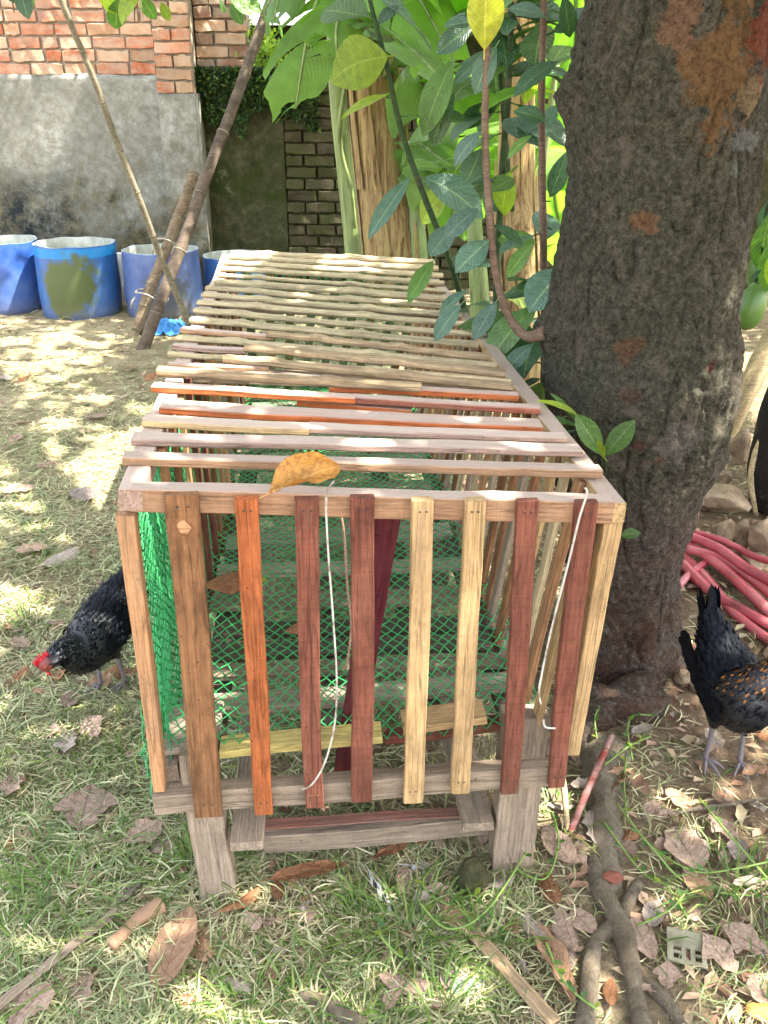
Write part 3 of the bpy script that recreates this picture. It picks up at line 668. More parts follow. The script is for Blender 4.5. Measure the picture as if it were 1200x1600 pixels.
# ------------------------------------------------------------------ banana plants
M = NM('banana_sheath', .75, .2); c = M.objc((30, 30, 2.2)); g = M.noise(c, 1.4, 6, .75, .8)
col = M.ramp(g, [(.32, srgb(52, 38, 24)), (.43, srgb(120, 94, 60)), (.54, srgb(164, 140, 98)), (.64, srgb(138, 130, 40)), (.78, srgb(96, 78, 50))]); M.col(col); M.bump(g, .8, .02); SHB = M.m
M = NM('banana_green_stem', .5, .35); c = M.objc((20, 20, 2.5)); g = M.noise(c, 1.2, 5, .7, .6)
M.col(M.ramp(g, [(.3, srgb(50, 42, 34)), (.42, srgb(106, 120, 72)), (.6, srgb(132, 148, 92)), (.8, srgb(118, 118, 48))])); M.bump(g, .4, .01); SHG = M.m
def banana_leaf(mid, W0, parent, mat, seed=0, tear=.5, droop=.5, side=None, name='leaf'):
    rs = random.Random(seed); n = 26; p = spline(mid, n); vs = []; fs = []; uv = []
    for i in range(n+1):
        pass
    fr = frames(p)
    for sgn in (-1, 1):
        i = 0
        while i < n:
            k = rs.choice([1, 2, 2, 3, 4]) if rs.random() < tear else 6
            j = min(n, i+k); dr = droop*rs.uniform(.6, 1.4); shift = rs.uniform(.0, .35)
            rows = []
            for q in range(i, j+1):
                t_, s_, u_ = fr[q]; s_ = (side or V((-t_.y, t_.x, 0)).normalized()) if True else s_
                s_ = s_.normalized(); tt = q/n; wd = W0*max(.05, math.sin(math.pi*min(1, (tt*.93+.04)))**.55)
                edge = 0
                if q == i: edge = .012*rs.uniform(.3, 1.5)
                if q == j: edge = -.012*rs.uniform(.3, 1.5)
                row = []
                for m in range(6):
                    a = m/5; out = p[q]+s_*sgn*wd*a*math.cos(dr*a*.9)-UP*wd*(a*a)*dr*.75+t_*(a*wd*shift+edge*a*3)+UP*.03*math.sin(a*2.5)*(.5) + UP*.006*noise.noise(V((tt*20, a*4, seed)))
                    if m == 5 and rs.random() < .5: out = out - s_*sgn*.015
                    row.append(len(vs)); vs.append(out); uv.append((tt, .5+sgn*a*.5))
                rows.append(row)
            for q in range(len(rows)-1):
                for m in range(5):
                    f = (rows[q][m], rows[q+1][m], rows[q+1][m+1], rows[q][m+1]); fs.append(f if sgn > 0 else f[::-1])
            i = j
    o = link(name, pymesh(name, vs, fs, True, uv), mat, parent)
    link('midrib', MB().add(tube(p, sspline([.014, .011, .004], n), 6)).mesh('midrib'), SHG, o)
    return o
def btrunk(pl, rads, parent, mat, name='pseudostem', rag=True):
    p = spline([PY(x, y, Y) for x, y, Y in pl], 40); r = sspline(rads, 40); vs = []; fs = []; n = 36; fr = frames(p)
    for i, q in enumerate(p):
        t, s, u = fr[i]
        for k in range(n):
            a = 2*math.pi*k/n; rr = r[i]*(1+.10*noise.noise(V((math.cos(a)*2.5, math.sin(a)*2.5, i*.03)))+.05*noise.noise(V((math.cos(a)*8, math.sin(a)*8, i*.08))))
            vs.append(q+(s*math.cos(a)+u*math.sin(a))*rr)
        if i:
            for k in range(n):
                a = (i-1)*n+k; b = (i-1)*n+(k+1) % n; fs.append((a, b, b+n, a+n))
    o = link(name, pymesh(name, vs, fs), mat, parent)
    if rag:                                         # loose dry sheaths
        for q in range(9):
            i0 = random.randint(2, 16); i1 = min(39, i0+random.randint(12, 24)); a = random.uniform(math.pi, 2*math.pi)
            vs = []; fs = []
            for i in range(i0, i1+1):
                t, s, u = fr[i]; f = (i-i0)/(i1-i0); wd = .5*(1-f*.6)
                for m in range(5):
                    aa = a+(m/4-.5)*wd; rr = r[i]*(1.06+.12*f*f+.05*noise.noise(V((f*4, m, q))))
                    vs.append(p[i]+(s*math.cos(aa)+u*math.sin(aa))*rr)
                if i > i0:
                    b = (i-i0)*5
                    for m in range(4): fs.append((b+m-5, b+m-4, b+m+1, b+m))
            link('dry_sheath', pymesh('dry_sheath', vs, fs), SHB, parent)
    return o
ban = thing('banana_plant', 'banana plant with thick brown and yellow dry-sheathed stem behind the far end of the coop', 'banana plant', PZ(620, 470))
b0 = PZ(625, 465)
btrunk([(632, 480, 5.0), (618, 400, 5.0), (604, 300, 5.0), (590, 180, 5.0), (578, 60, 5.0), (572, -60, 5.0), (568, -200, 5.0)], [.20, .165, .145, .13, .11, .10, .08], ban, SHB)
T5 = PY(568, -200, 5.0)
banana_leaf([PY(572, -60, 5.0), PY(600, -60, 4.6), PY(650, -10, 4.3), PY(720, 120, 4.1)], .24, ban, L['ban'], 41, .4, .5)
banana_leaf([PY(575, -40, 5.0), PY(640, 60, 4.9), PY(670, 190, 4.8), PY(668, 330, 4.8)], .26, ban, L['bandull'], 42, .5, .4)
banana_leaf([T5, PY(640, -260, 4.8), PY(750, -120, 4.6), PY(815, 140, 4.5)], .38, ban, L['ban'], 3, .25, .3)
banana_leaf([T5, PY(600, -200, 5.3), PY(660, 0, 5.6), PY(690, 240, 5.6)], .42, ban, L['ban'], 4, .3, .25)
banana_leaf([T5, PY(700, -300, 5.4), PY(850, -120, 5.6), PY(905, 260, 5.6)], .42, ban, L['ban'], 5, .3, .3)
banana_leaf([PY(560, 60, 5.0), PY(590, 40, 4.4), PY(640, 75, 4.1), PY(712, 148, 3.9)], .14, ban, L['bandull'], 6, .1, .1)
banana_leaf([PY(600, 120, 4.9), PY(630, 70, 4.6), PY(690, 50, 4.5), PY(750, 10, 4.4)], .16, ban, L['bandull'], 7, .1, .1)
ban2 = thing('banana_plant', 'slim young banana plant with pale green stem and torn drooping leaf by the mossy wall', 'banana plant', PZ(555, 450))
btrunk([(560, 460, 5.3), (552, 380, 5.3), (540, 270, 5.3), (528, 160, 5.3), (522, 60, 5.3), (520, -60, 5.3)], [.06, .05, .046, .042, .038, .03], ban2, SHG, rag=False)
stem([(556, 380, 5.3), (548, 300, 5.2), (530, 220, 5.15), (540, 130, 5.1), (552, 60, 5.1)], [.012, .014, .014, .010, .008], SHG, ban2, 'petiole')
banana_leaf([PY(522, -20, 5.3), PY(530, -60, 4.9), PY(500, -10, 4.6), PY(478, 70, 4.5), PY(462, 170, 4.5)], .27, ban2, L['ban'], 11, .45, .35, side=V((.9, -.1, .42)))
banana_leaf([PY(522, -60, 5.3), PY(500, -120, 4.9), PY(455, -60, 4.7), PY(425, 40, 4.6)], .22, ban2, L['ban'], 43, .7, .8)
banana_leaf([PY(522, -40, 5.3), PY(560, -90, 4.9), PY(540, -20, 4.5), PY(525, 50, 4.4), PY(530, 100, 4.4)], .18, ban2, L['ban'], 12, .4, .4, side=V((.9, -.1, -.3)))
ban3 = thing('banana_plant', 'banana plant with orange-brown stem and bright stalks behind the saplings', 'banana plant', PZ(815, 560))
btrunk([(815, 620, 3.9), (812, 500, 3.9), (808, 400, 3.95), (806, 300, 4.0), (808, 180, 4.0), (812, 40, 4.0), (812, -120, 4.0)], [.10, .095, .09, .08, .07, .06, .05], ban3, SHB)
for pl in ([(822, 420, 4.1), (836, 330, 4.1), (850, 240, 4.1), (870, 100, 4.1)], [(806, 420, 4.0), (830, 340, 4.0), (822, 270, 4.0), (800, 200, 4.0)], [(838, 520, 4.2), (848, 440, 4.2), (846, 340, 4.2)]):
    stem(pl, [.022, .020, .016, .012][:len(pl)], SHG, ban3, 'petiole')
T8 = PY(812, -120, 4.0)
banana_leaf([T8, PY(780, -200, 4.2), PY(700, -60, 4.4), PY(660, 120, 4.4)], .34, ban3, L['ban'], 21, .3, .3)
banana_leaf([T8, PY(860, -200, 4.3), PY(900, 0, 4.6), PY(890, 260, 4.7)], .36, ban3, L['ban'], 22, .3, .3)
banana_leaf([PY(820, 300, 4.1), PY(850, 230, 4.4), PY(870, 330, 4.8), PY(885, 420, 4.9)], .26, ban3, L['ban'], 23, .3, .3)
banana_leaf([PY(806, 240, 4.1), PY(770, 120, 4.6), PY(745, 160, 5.2), PY(735, 330, 5.4)], .34, ban3, L['ban'], 24, .3, .3)
ban4 = thing('banana_plant', 'low yellow-green banana sucker between the thick stem and the saplings', 'banana plant', PZ(655, 480))
btrunk([(662, 500, 4.9), (656, 420, 4.9), (650, 340, 4.9), (648, 270, 4.9)], [.075, .065, .05, .03], ban4, SHG)
btrunk([(755, 560, 4.5), (748, 440, 4.5), (742, 360, 4.5), (745, 300, 4.5)], [.05, .045, .035, .02], ban4, SHG, rag=False)
banana_leaf([PY(648, 280, 4.9), PY(650, 225, 4.7), PY(690, 250, 4.4), PY(725, 270, 4.3)], .13, ban4, L['bandull'], 31, .05, .1)
banana_leaf([PY(745, 310, 4.5), PY(740, 250, 4.7), PY(715, 290, 5.0), PY(700, 380, 5.1)], .24, ban4, L['ban'], 32, .3, .3)

# ------------------------------------------------------------------ walls
WY = 7.35
M = NM('mortar', .95, .1); c = M.tc.outputs['Object']; g = M.noise(c, 30, 6, .7)
M.col(M.ramp(g, [(.3, srgb(120, 110, 98)), (.6, srgb(160, 148, 132))])); M.bump(g, .8, .01); MORT = M.m
M = NM('grey_plaster', .92, .12); c = M.tc.outputs['Object']; xyz = M.sep(c)
g = M.noise(c, 2.4, 8, .65); g2 = M.noise(c, 18, 7, .75)
col = M.ramp(g, [(.3, srgb(104, 106, 98)), (.5, srgb(134, 134, 125)), (.7, srgb(160, 160, 152))])
col = M.mix(M.math('MULTIPLY', M.ramp(g2, [(.4, .0), (.6, .7)]), 1.0), col, srgb(104, 100, 88))
hz = M.math('ADD', M.math('SUBTRACT', .98, xyz[2]), M.math('MULTIPLY', M.math('SUBTRACT', M.noise(c, 3.0, 6, .75), .5), 2.6))
col = M.mix(M.math('MULTIPLY', hz, 1.6, True), col, M.ramp(g2, [(.35, srgb(44, 46, 38)), (.6, srgb(98, 90, 66)), (.75, srgb(140, 130, 104))]))
bl = M.math('SUBTRACT', .55, M.math('ABSOLUTE', M.math('ADD', xyz[0], 2.75))); bl = M.math('MULTIPLY', M.math('MULTIPLY', bl, 3.0, True), M.math('MULTIPLY', M.math('SUBTRACT', 1.0, xyz[2]), 3.0, True))
bl = M.math('MULTIPLY', bl, M.ramp(M.noise(c, 5, 7, .8), [(.4, 0.0), (.58, 1.0)])); col = M.mix(bl, col, srgb(30, 36, 38))
M.col(col); M.bump(M.math('ADD', g2, g), .5, .012); PLAS = M.m
M = NM('mossy_plaster', .95, .1); c = M.tc.outputs['Object']; xyz = M.sep(c); g2 = M.noise(c, 14, 8, .75)
col = M.ramp(g2, [(.3, srgb(36, 38, 24)), (.5, srgb(62, 62, 40)), (.68, srgb(84, 80, 58))])
col = M.mix(M.ramp(M.noise(c, 2.2, 6, .7), [(.52, 0.0), (.62, .8)]), col, srgb(46, 54, 22))
col = M.mix(M.ramp(M.noise(c, 3.1, 7, .8), [(.58, 0.0), (.66, .7)]), col, srgb(120, 116, 96))
M.col(col); M.bump(g2, .8, .02); MOSS = M.m
def brickmat(name, c1, c2, c3, moss=0.0):
    M = NM(name, .92, .1); c = M.objc((6, 6, 6)); g = M.noise(c, 1.0, 7, .7)
    col = M.ramp(g, [(.3, c1), (.52, c2), (.72, c3)])
    col = M.mix(M.ramp(M.noise(M.objc((2.5, 2.5, 9)), 1.2, 6, .7), [(.42, 0.0), (.58, .65)]), col, srgb(178, 160, 140) if not moss else srgb(86, 80, 62))
    if moss: col = M.mix(M.math('MULTIPLY', M.ramp(M.noise(M.objc((4, 4, 4)), 1.2, 6, .7), [(.42, 0.0), (.6, 1.0)]), moss), col, srgb(62, 64, 36))
    M.col(M.hsv(col, .8, 1.2)); M.bump(M.noise(M.objc((40, 40, 40)), 1, 6, .8), .8, .012); return M.m
BR = [brickmat('salmon_brick', srgb(150, 98, 74), srgb(186, 130, 102), srgb(200, 166, 140)), brickmat('orange_brick', srgb(146, 84, 58), srgb(180, 108, 76), srgb(194, 142, 110)),
      brickmat('pale_brick', srgb(150, 110, 84), srgb(186, 146, 116), srgb(200, 172, 146))]
BRD = [brickmat('shaded_brick', srgb(110, 80, 66), srgb(140, 104, 86), srgb(150, 128, 110)), brickmat('mossy_brick', srgb(46, 40, 30), srgb(70, 58, 44), srgb(84, 74, 58), .95), brickmat('dark_brick', srgb(44, 40, 28), srgb(62, 56, 42), srgb(92, 86, 70), .9)]
def brick_mesh(L_, H_, D_, seed):
    bm = bmesh.new(); bmesh.ops.create_cube(bm, size=1)
    for v_ in bm.verts: v_.co = V((v_.co.x*L_, v_.co.y*D_, v_.co.z*H_))
    bmesh.ops.subdivide_edges(bm, edges=[e for e in bm.edges if abs((e.verts[0].co-e.verts[1].co).x) > L_*.5], cuts=4)
    rs = random.Random(seed)
    for v_ in bm.verts: v_.co += V((rs.gauss(0, .002), rs.gauss(0, .0025), rs.gauss(0, .0028)))
    bmesh.ops.bevel(bm, geom=[e for e in bm.edges if e.calc_face_angle(0) > .8], offset=.004, segments=1, affect='EDGES')
    me = bpy.data.meshes.new('brick'); bm.to_mesh(me); bm.free(); return me
BM_ = {}
def brick(parent, x, y, z, L_, mats, D_=.06):
    key = (round(L_, 2), random.randint(0, 4))
    if key not in BM_: BM_[key] = brick_mesh(L_, .070, D_, len(BM_))
    Mx = Matrix.Translation((x, y+random.uniform(-.004, .004), z)) @ Matrix.Rotation(random.gauss(0, .012), 4, 'Y') @ Matrix.Rotation(random.gauss(0, .01), 4, 'Z')
    link('brick', BM_[key], random.choice(mats), parent, Mx)
def box(x0, x1, y0, y1, z0, z1):
    v_ = [(x, y, z) for z in (z0, z1) for y in (y0, y1) for x in (x0, x1)]
    return v_, [(0, 2, 3, 1), (4, 5, 7, 6), (0, 1, 5, 4), (2, 6, 7, 3), (0, 4, 6, 2), (1, 3, 7, 5)]
def slab(x0, x1, z0, ztop, y, ax, amp=.004, nxx=60, nzz=40, depth=.03, edge=.02):
    vs = []; fs = []
    for j in range(nzz+1):
        for i in range(nxx+1):
            x = x0+(x1-x0)*i/nxx; zt = ztop(x) if callable(ztop) else ztop
            z = z0+(zt-z0)*j/nzz; q = V((x, 0, z))
            vs.append((x, y+amp*noise.noise(q*3)+amp*.4*noise.noise(q*12), z))
    m = nxx+1
    for j in range(nzz):
        for i in range(nxx): fs.append((j*m+i, j*m+i+1, (j+1)*m+i+1, (j+1)*m+i))
    b = len(vs)
    for i in range(nxx+1): q = vs[nzz*m+i]; vs.append((q[0], y+depth, q[2]))
    for i in range(nxx): fs.append((nzz*m+i, nzz*m+i+1, b+i+1, b+i))
    return vs, fs
zP = PY(100, 116, WY).z; xPl = PY(246, 120, WY).x; xPr = PY(303, 120, WY-.02).x
wall = thing('brick_wall', 'grey plastered yard wall with bare orange brick courses above, behind the blue drums', 'wall', (-3, WY, 0))
link('mortar_core', pymesh('mortar_core', *box(-5.2, xPl-.002, WY+.025, WY+.23, -.1, 2.7), smooth=False), MORT, wall)
link('plaster', pymesh('plaster', *slab(-5.2, xPl-.004, -.08, lambda x: zP+.02*noise.noise(V((x*2.5, 3, 0)))+.01*noise.noise(V((x*14, 3, 0))), WY, 0)), PLAS, wall)
row = 0; z = zP+.035
while z < 2.45:
    x = -3.75+(row % 2)*.12+random.uniform(-.03, .03)
    while x < xPl-.02:
        L_ = random.choice([.22, .225, .23, .105 if random.random() < .25 else .225]); L_ = min(L_, xPl-.008-x)
        if L_ > .05: brick(wall, x+L_/2, WY+.035, z, L_, BR)
        x += L_+random.uniform(.010, .018)
    z += .0845; row += 1
pil = thing('brick_pillar', 'square pillar, plastered below and brick above, at the end of the grey wall', 'pillar', (xPl, WY, 0))
link('mortar_core', pymesh('mortar_core', *box(xPl+.006, xPr-.006, WY-.03, WY+.3, -.1, 2.7), smooth=False), MORT, pil)
zQ = PY(280, 146, WY-.05).z
link('plaster', pymesh('plaster', *slab(xPl, xPr+.09*0, -.08, zQ, WY-.05, 0, nxx=10)), PLAS, pil)
link('plaster_edge', pymesh('plaster_edge', *box(xPr-.001, xPr+.02, WY-.045, WY+.3, -.08, zQ), smooth=False), PLAS, pil)
z = zQ+.04; row = 0; pw = xPr-xPl
while z < 2.45:
    if row % 2: brick(pil, xPl+pw/2, WY-.03, z, pw-.012, BR)
    else: brick(pil, xPl+pw*.24+.002, WY-.03, z, pw*.46, BR); brick(pil, xPl+pw*.75, WY-.03, z, pw*.46, BR)
    z += .0845; row += 1
W2 = WY+.13; x2a = xPr+.005; x2b = PY(388, 100, W2).x
w2 = thing('mossy_wall', 'dark mossy wall with ivy and exposed old bricks behind the banana plants', 'wall', (x2a, W2, 0))
zT = PY(400, 112, W2).z; xB = PY(447, 300, W2).x
link('mortar_core', pymesh('mortar_core', *box(x2a, 5.0, W2+.03, W2+.22, -.1, zT), smooth=False), MOSS, w2)
link('mortar_core', pymesh('mortar_core', *box(x2a, x2b, W2+.03, W2+.22, zT+.001, 2.7), smooth=False), MORT, w2)
link('plaster', pymesh('plaster', *slab(x2a, xB, -.08, zT-.01, W2, 0, nxx=30)), MOSS, w2)
z = zT+.045; row = 0
while z < 2.45:
    x = x2a+(0 if row % 2 else -.1)
    while x < x2b-.02:
        a = max(x, x2a); b = min(x+.225, x2b)
        if b-a > .04: brick(w2, (a+b)/2, W2+.02, z, b-a, [BRD[0], BR[2], BRD[0]])
        x += .24
    z += .0845; row += 1
z = .05; row = 0
while z < zT-.04:
    x = xB+.01-(row % 2)*.1
    while x < 1.6:
        a = max(x, xB+.008); b = x+.225
        if b-a > .05: brick(w2, (a+b)/2, W2+.02, z, b-a, [BRD[1], BRD[2], BRD[2]])
        x += .24
    z += .0845; row += 1
link('coping', pymesh('coping', *box(x2b+.01, 3.0, W2-.02, W2+.25, zT+.002, zT+.03), smooth=False), MOSS, w2)
# ivy on the wall
def leafcloud(name, n, fn, size, mat, parent=None, seed=0):
    rg = np.random.RandomState(seed); P_ = np.array([fn(rg) for _ in range(n)]); d = rg.normal(size=(n, 3)); d /= np.linalg.norm(d, axis=1, keepdims=True)
    e = rg.normal(size=(n, 3)); e -= d*(e*d).sum(1, keepdims=True); e /= np.linalg.norm(e, axis=1, keepdims=True)
    s = size*rg.uniform(.6, 1.4, (n, 1)); q = np.stack([P_-d*s, P_+e*s*.42+d*s*.1, P_+d*s, P_-e*s*.42+d*s*.1, P_-np.cross(d, e)*s*.12], axis=1)
    b = (np.arange(n)*5)[:, None, None]; t = (b+np.array([[0, 4, 1], [1, 4, 2], [2, 4, 3], [3, 4, 0]])[None]).reshape(-1, 3)
    return link(name, trimesh(name, q.reshape(-1, 3), t), mat, parent)
def islandmat(name, stops, rough=.5, trans=.35, tmul=(1.2, 1.5, .4, 1), spec=.3):
    M = NM(name, rough, spec); ge = M.n('NewGeometry'); col = M.ramp(ge.outputs['Random Per Island'], stops); M.col(col)
    if trans:
        tr = M.n('BsdfTranslucent'); M.l(M.mix(1.0, col, tmul, 'MULTIPLY'), tr.inputs[0]); ms = M.n('MixShader'); ms.inputs[0].default_value = trans
        M.l(M.b.outputs[0], ms.inputs[1]); M.l(tr.outputs[0], ms.inputs[2]); M.l(ms.outputs[0], M.o.inputs[0])
    return M.m
IVY = islandmat('ivy_leaf', [(0, (.012, .03, .008, 1)), (.7, (.03, .07, .014, 1)), (1, (.10, .17, .03, 1))])
def ivyp(rg):
    x = rg.uniform(PY(306, 150, W2).x, PY(500, 150, W2).x); u = rg.rand()**1.3
    z = zT+.03-u*(.38+.25*noise.noise(V((x*3, 0, 0)))+.12*noise.noise(V((x*11, 0, 0))))
    return (x, W2-.03-rg.rand()**2*.07, z)
tag(leafcloud('ivy', 3800, ivyp, .017, IVY, seed=4), 'small-leaved dark green ivy hanging over the top of the mossy wall', 'ivy', kind='stuff')
def weedp(rg):
    c_ = [(-1.0, .08), (-.86, .2), (-.72, .05), (-.95, .3)][rg.randint(4)]
    return (c_[0]+rg.normal(0, .07), W2+.12+rg.normal(0, .06), zT+.02+abs(rg.normal(c_[1]*.6, .06)))
tag(leafcloud('wall_weed', 420, weedp, .03, islandmat('bright_weed_leaf', [(0, (.12, .22, .02, 1)), (1, (.3, .4, .04, 1))]), seed=5), 'bright yellow-green weed growing on top of the mossy wall under the metal roof', 'weed', kind='stuff')
# corrugated roof beyond
M = NM('corrugated_iron', .45, .5); M.b.inputs['Metallic'].default_value = .4; c = M.tc.outputs['Object']
M.col(M.ramp(M.noise(c, 6, 5, .6), [(.3, srgb(150, 148, 142)), (.7, srgb(205, 205, 200))])); M.bump(M.noise(c, 20, 4), .2, .01)
roof = thing('shed_roof', 'sunlit corrugated iron shed roof beyond the mossy wall', 'roof', (-.8, 8.6, 0))
vs = []; fs = []; nn = 260; rl = []
for j in range(2):
    for i in range(nn+1):
        x = -1.6+i*.012; z = (1.95+.03*math.sin(x*2*math.pi/.076)*.35) if j == 0 else (2.75+.03*math.sin(x*2*math.pi/.076)*.35); vs.append((x, 8.3+j*1.6, z))
for i in range(nn): fs.append((i, i+1, nn+2+i, nn+1+i))
link('corrugated_sheet', pymesh('corrugated_sheet', vs, fs), M.m, roof)
link('shed_wall', pymesh('shed_wall', *box(-1.5, 1.5, 8.6, 8.7, -.1, 1.96), smooth=False), MOSS, roof)

# ------------------------------------------------------------------ drums
def drum_mat(name, base, band=None, stainc=None, fade=.3, bandz=(0, 0), stain_at=None):
    M = NM(name, .42, .45); c = M.tc.outputs['Object']; g = M.noise(c, 4, 7, .7); xyz = M.sep(c)
    col = M.mix(M.math('MULTIPLY', M.ramp(g, [(.4, 0.0), (.65, 1.0)]), fade), base, srgb(120, 140, 165))
    if band:
        m_ = M.math('MULTIPLY', M.math('GREATER_THAN', xyz[2], bandz[0]), M.math('LESS_THAN', xyz[2], bandz[1])); col = M.mix(m_, col, band)
    if stainc:
        vm = M.n('VectorMath'); vm.operation = 'DISTANCE'; M.l(c, vm.inputs[0]); vm.inputs[1].default_value = stain_at
        s_ = M.math('SUBTRACT', .24, M.math('ADD', vm.outputs['Value'], M.math('MULTIPLY', M.math('SUBTRACT', g, .5), .5)))
        col = M.mix(M.math('MULTIPLY', s_, 14.0, True), col, stainc)
    lowd = M.math('MULTIPLY', M.math('SUBTRACT', .12, xyz[2]), 6.0, True)
    col = M.mix(M.math('MULTIPLY', lowd, M.noise(c, 9, 5)), col, srgb(120, 108, 88))
    M.col(col); M.bump(g, .15, .02); return M.m
M = NM('drum_inside', .6, .3); c = M.tc.outputs['Object']; M.col(M.ramp(M.noise(c, 6, 6, .7), [(.3, srgb(120, 124, 116)), (.6, srgb(190, 192, 180))])); DIN = M.m
def drum(label, xl, xr, ybase, h, mat, wob=.0, seed=0):
    c0 = PZ((xl+xr)/2, ybase); rad = (PY(xr, 430, c0.y)-PY(xl, 430, c0.y)).length/2*.985; c0.y += rad*.75
    t = thing('cut_drum', label, 'drum', (c0.x, c0.y, 0), 'cut plastic drums along the wall')
    n = 48; prof = [(0.0, .95), (.02, .985), (.1, .99), (.35, 1.015), (.6, 1.0), (.85, .99), (1.0, .985)]
    def ring(f, k, inset): 
        out = []
        for i in range(n):
            a = 2*math.pi*i/n; r = rad*k*(1+.012*math.sin(2*a+seed)*f+.006*math.sin(5*a+seed*3)*f)-inset
            out.append(V((c0.x+math.cos(a)*r, c0.y+math.sin(a)*r, -.01+h*f+(f > .99)*.010*noise.noise(V((math.cos(a)*2, math.sin(a)*2, seed))))))
        return out
    for nm, ins, mt in (('shell', 0, mat), ('inner_wall', .006, DIN)):
        vs = []; fs = []
        for q, (f, k) in enumerate(prof):
            vs += ring(f, k, ins)
            if q:
                for i in range(n):
                    a = (q-1)*n+i; b = (q-1)*n+(i+1) % n; fs.append((a, b, b+n, a+n))
        if ins:
            vs2 = ring(.06, .96, ins); b = len(vs); vs += vs2; fs.append(tuple(range(b, b+n)))
        me = pymesh(nm, [v_-V((c0.x, c0.y, 0)) for v_ in vs], fs); link(nm, me, mt, t, Matrix.Translation((c0.x, c0.y, 0)))
    a_ = ring(1.0, .985, 0); b_ = ring(1.0, .985, .006); mb = MB()
    mb.v = a_+b_; mb.f = [(i, (i+1) % n, n+(i+1) % n, n+i) for i in range(n)]
    M_ = NM('drum_rim', .5, .4); M_.col(srgb(150, 175, 200)); link('rim', mb.mesh('rim'), M_.m, t)
    return t
BLU = srgb(30, 74, 150)
drum('blue cut drum at the left end of the row, cropped by the photo edge', -66, 58, 490, .495, drum_mat('blue_plastic', srgb(34, 70, 138), fade=.35), seed=1)
drum('blue cut drum with bright cyan band below its rim and olive stain', 52, 181, 497, .50, drum_mat('blue_plastic_banded', srgb(34, 84, 144), srgb(26, 118, 178), srgb(74, 84, 44), .25, (.415, .478), (.02, -.27, .22)), seed=2)
drum('faded blue cut drum right behind the crossed bamboo poles', 188, 312, 497, .455, drum_mat('faded_blue_plastic', srgb(64, 82, 132), None, srgb(72, 76, 84), .45, stain_at=(.12, -.28, .1)), seed=3)
drum('small pale-rimmed blue cut drum peeking out behind the coop left edge', 313, 425, 480, .36, drum_mat('light_blue_plastic', srgb(52, 108, 176), fade=.4), seed=4)
M = NM('white_panel', .8, .2); M.col(M.ramp(M.noise(M.tc.outputs['Object'], 8, 5), [(.3, srgb(150, 150, 145)), (.7, srgb(200, 200, 195))]))
q = PZ(186, 478)
tag(link('white_board', pymesh('white_board', *box(q.x-.13, q.x+.12, q.y+.15, q.y+.17, -.02, .36), smooth=False), M.m), 'pale board standing in the gap between the second and third blue drums', 'board')

# ------------------------------------------------------------------ bamboo poles
def pole(name, label, a, b, r0, r1, mat, nodes, cat='bamboo pole'):
    n = 90; p = [V(a).lerp(V(b), i/n) for i in range(n+1)]; sd = random.uniform(0, 50)
    p = [q+V((noise.noise(V((i*.05, sd, 0))), noise.noise(V((i*.05, sd, 9))), 0))*.012 for i, q in enumerate(p)]
    rr = []
    for i in range(n+1):
        r = r0+(r1-r0)*i/n; u = i/n
        for q in nodes:
            r += .09*r*math.exp(-((u-q)/.006)**2) - .05*r*math.exp(-((u-q-.012)/.006)**2)
        rr.append(r)
    t = thing(name, label, cat, (a[0], a[1], 0), 'bamboo poles propped in front of the wall')
    link('culm', MB().add(tube(p, rr, 14, rough=.06, rs=12)).mesh('culm'), mat, t)
    mb = MB()
    for q in nodes:
        k = int(q*n); ax = (p[min(k+1, n)]-p[k]).normalized(); mb = MB().add(tube([p[k]-ax*.003, p[k]+ax*.004], rr[k]*1.05, 14))
        link('node_ring', mb.mesh('node_ring'), W['poleB'], t)
    return t
a1 = PZ(206, 523); a2 = PZ(219, 549)
pole('bamboo_pole', 'paler thick bamboo pole, left and rear one of the tied pair', a1-UP*.03, PY(305, 268, 6.35), .038, .034, W['poleA'], [.07, .2, .34, .47, .6, .73, .86, .97])
pole('bamboo_pole', 'dark weathered thick bamboo pole, right and front one of the tied pair', a2-UP*.03, PY(428, -12, 6.9), .038, .034, W['poleC'], [.12, .28, .44, .6, .77, .93])
pole('bamboo_pole', 'long thin grey bamboo pole crossing in front of the thick pair', PZ(312, 548)-UP*.03, PY(88, -20, 5.2), .021, .015, W['poleB'], [.12, .25, .38, .5, .62, .74, .86])
M = NM('pale_cloth_tie', .8, .1); M.col(srgb(150, 142, 128)); CT = M.m
for (x, y, Y) in ((238, 462, 6.05), (270, 380, 6.3)):
    q = PY(x, y, Y); mb = MB()
    ax = V((.36, .2, .9)).normalized(); e1 = ax.cross(V((0, 1, 0))).normalized(); e2 = e1.cross(ax)
    ring = [q+e1*math.cos(a)*.098+e2*math.sin(a)*.24+ax*.01*math.sin(a*3) for a in np.linspace(0, 2*math.pi, 25)]
    mb.add(tube(ring, .005, 6)); mb.add(tube([q+e1*.07-V((0, .18, 0)), q+e1*.09-V((0, .2, .03)), q+e1*.10-V((0, .2, .08))], .006, 5))
    tag(link('cloth_tie', mb.mesh('cloth_tie'), CT), ('lower' if y > 420 else 'upper')+' pale cloth tie binding the two thick bamboo poles', 'tie')
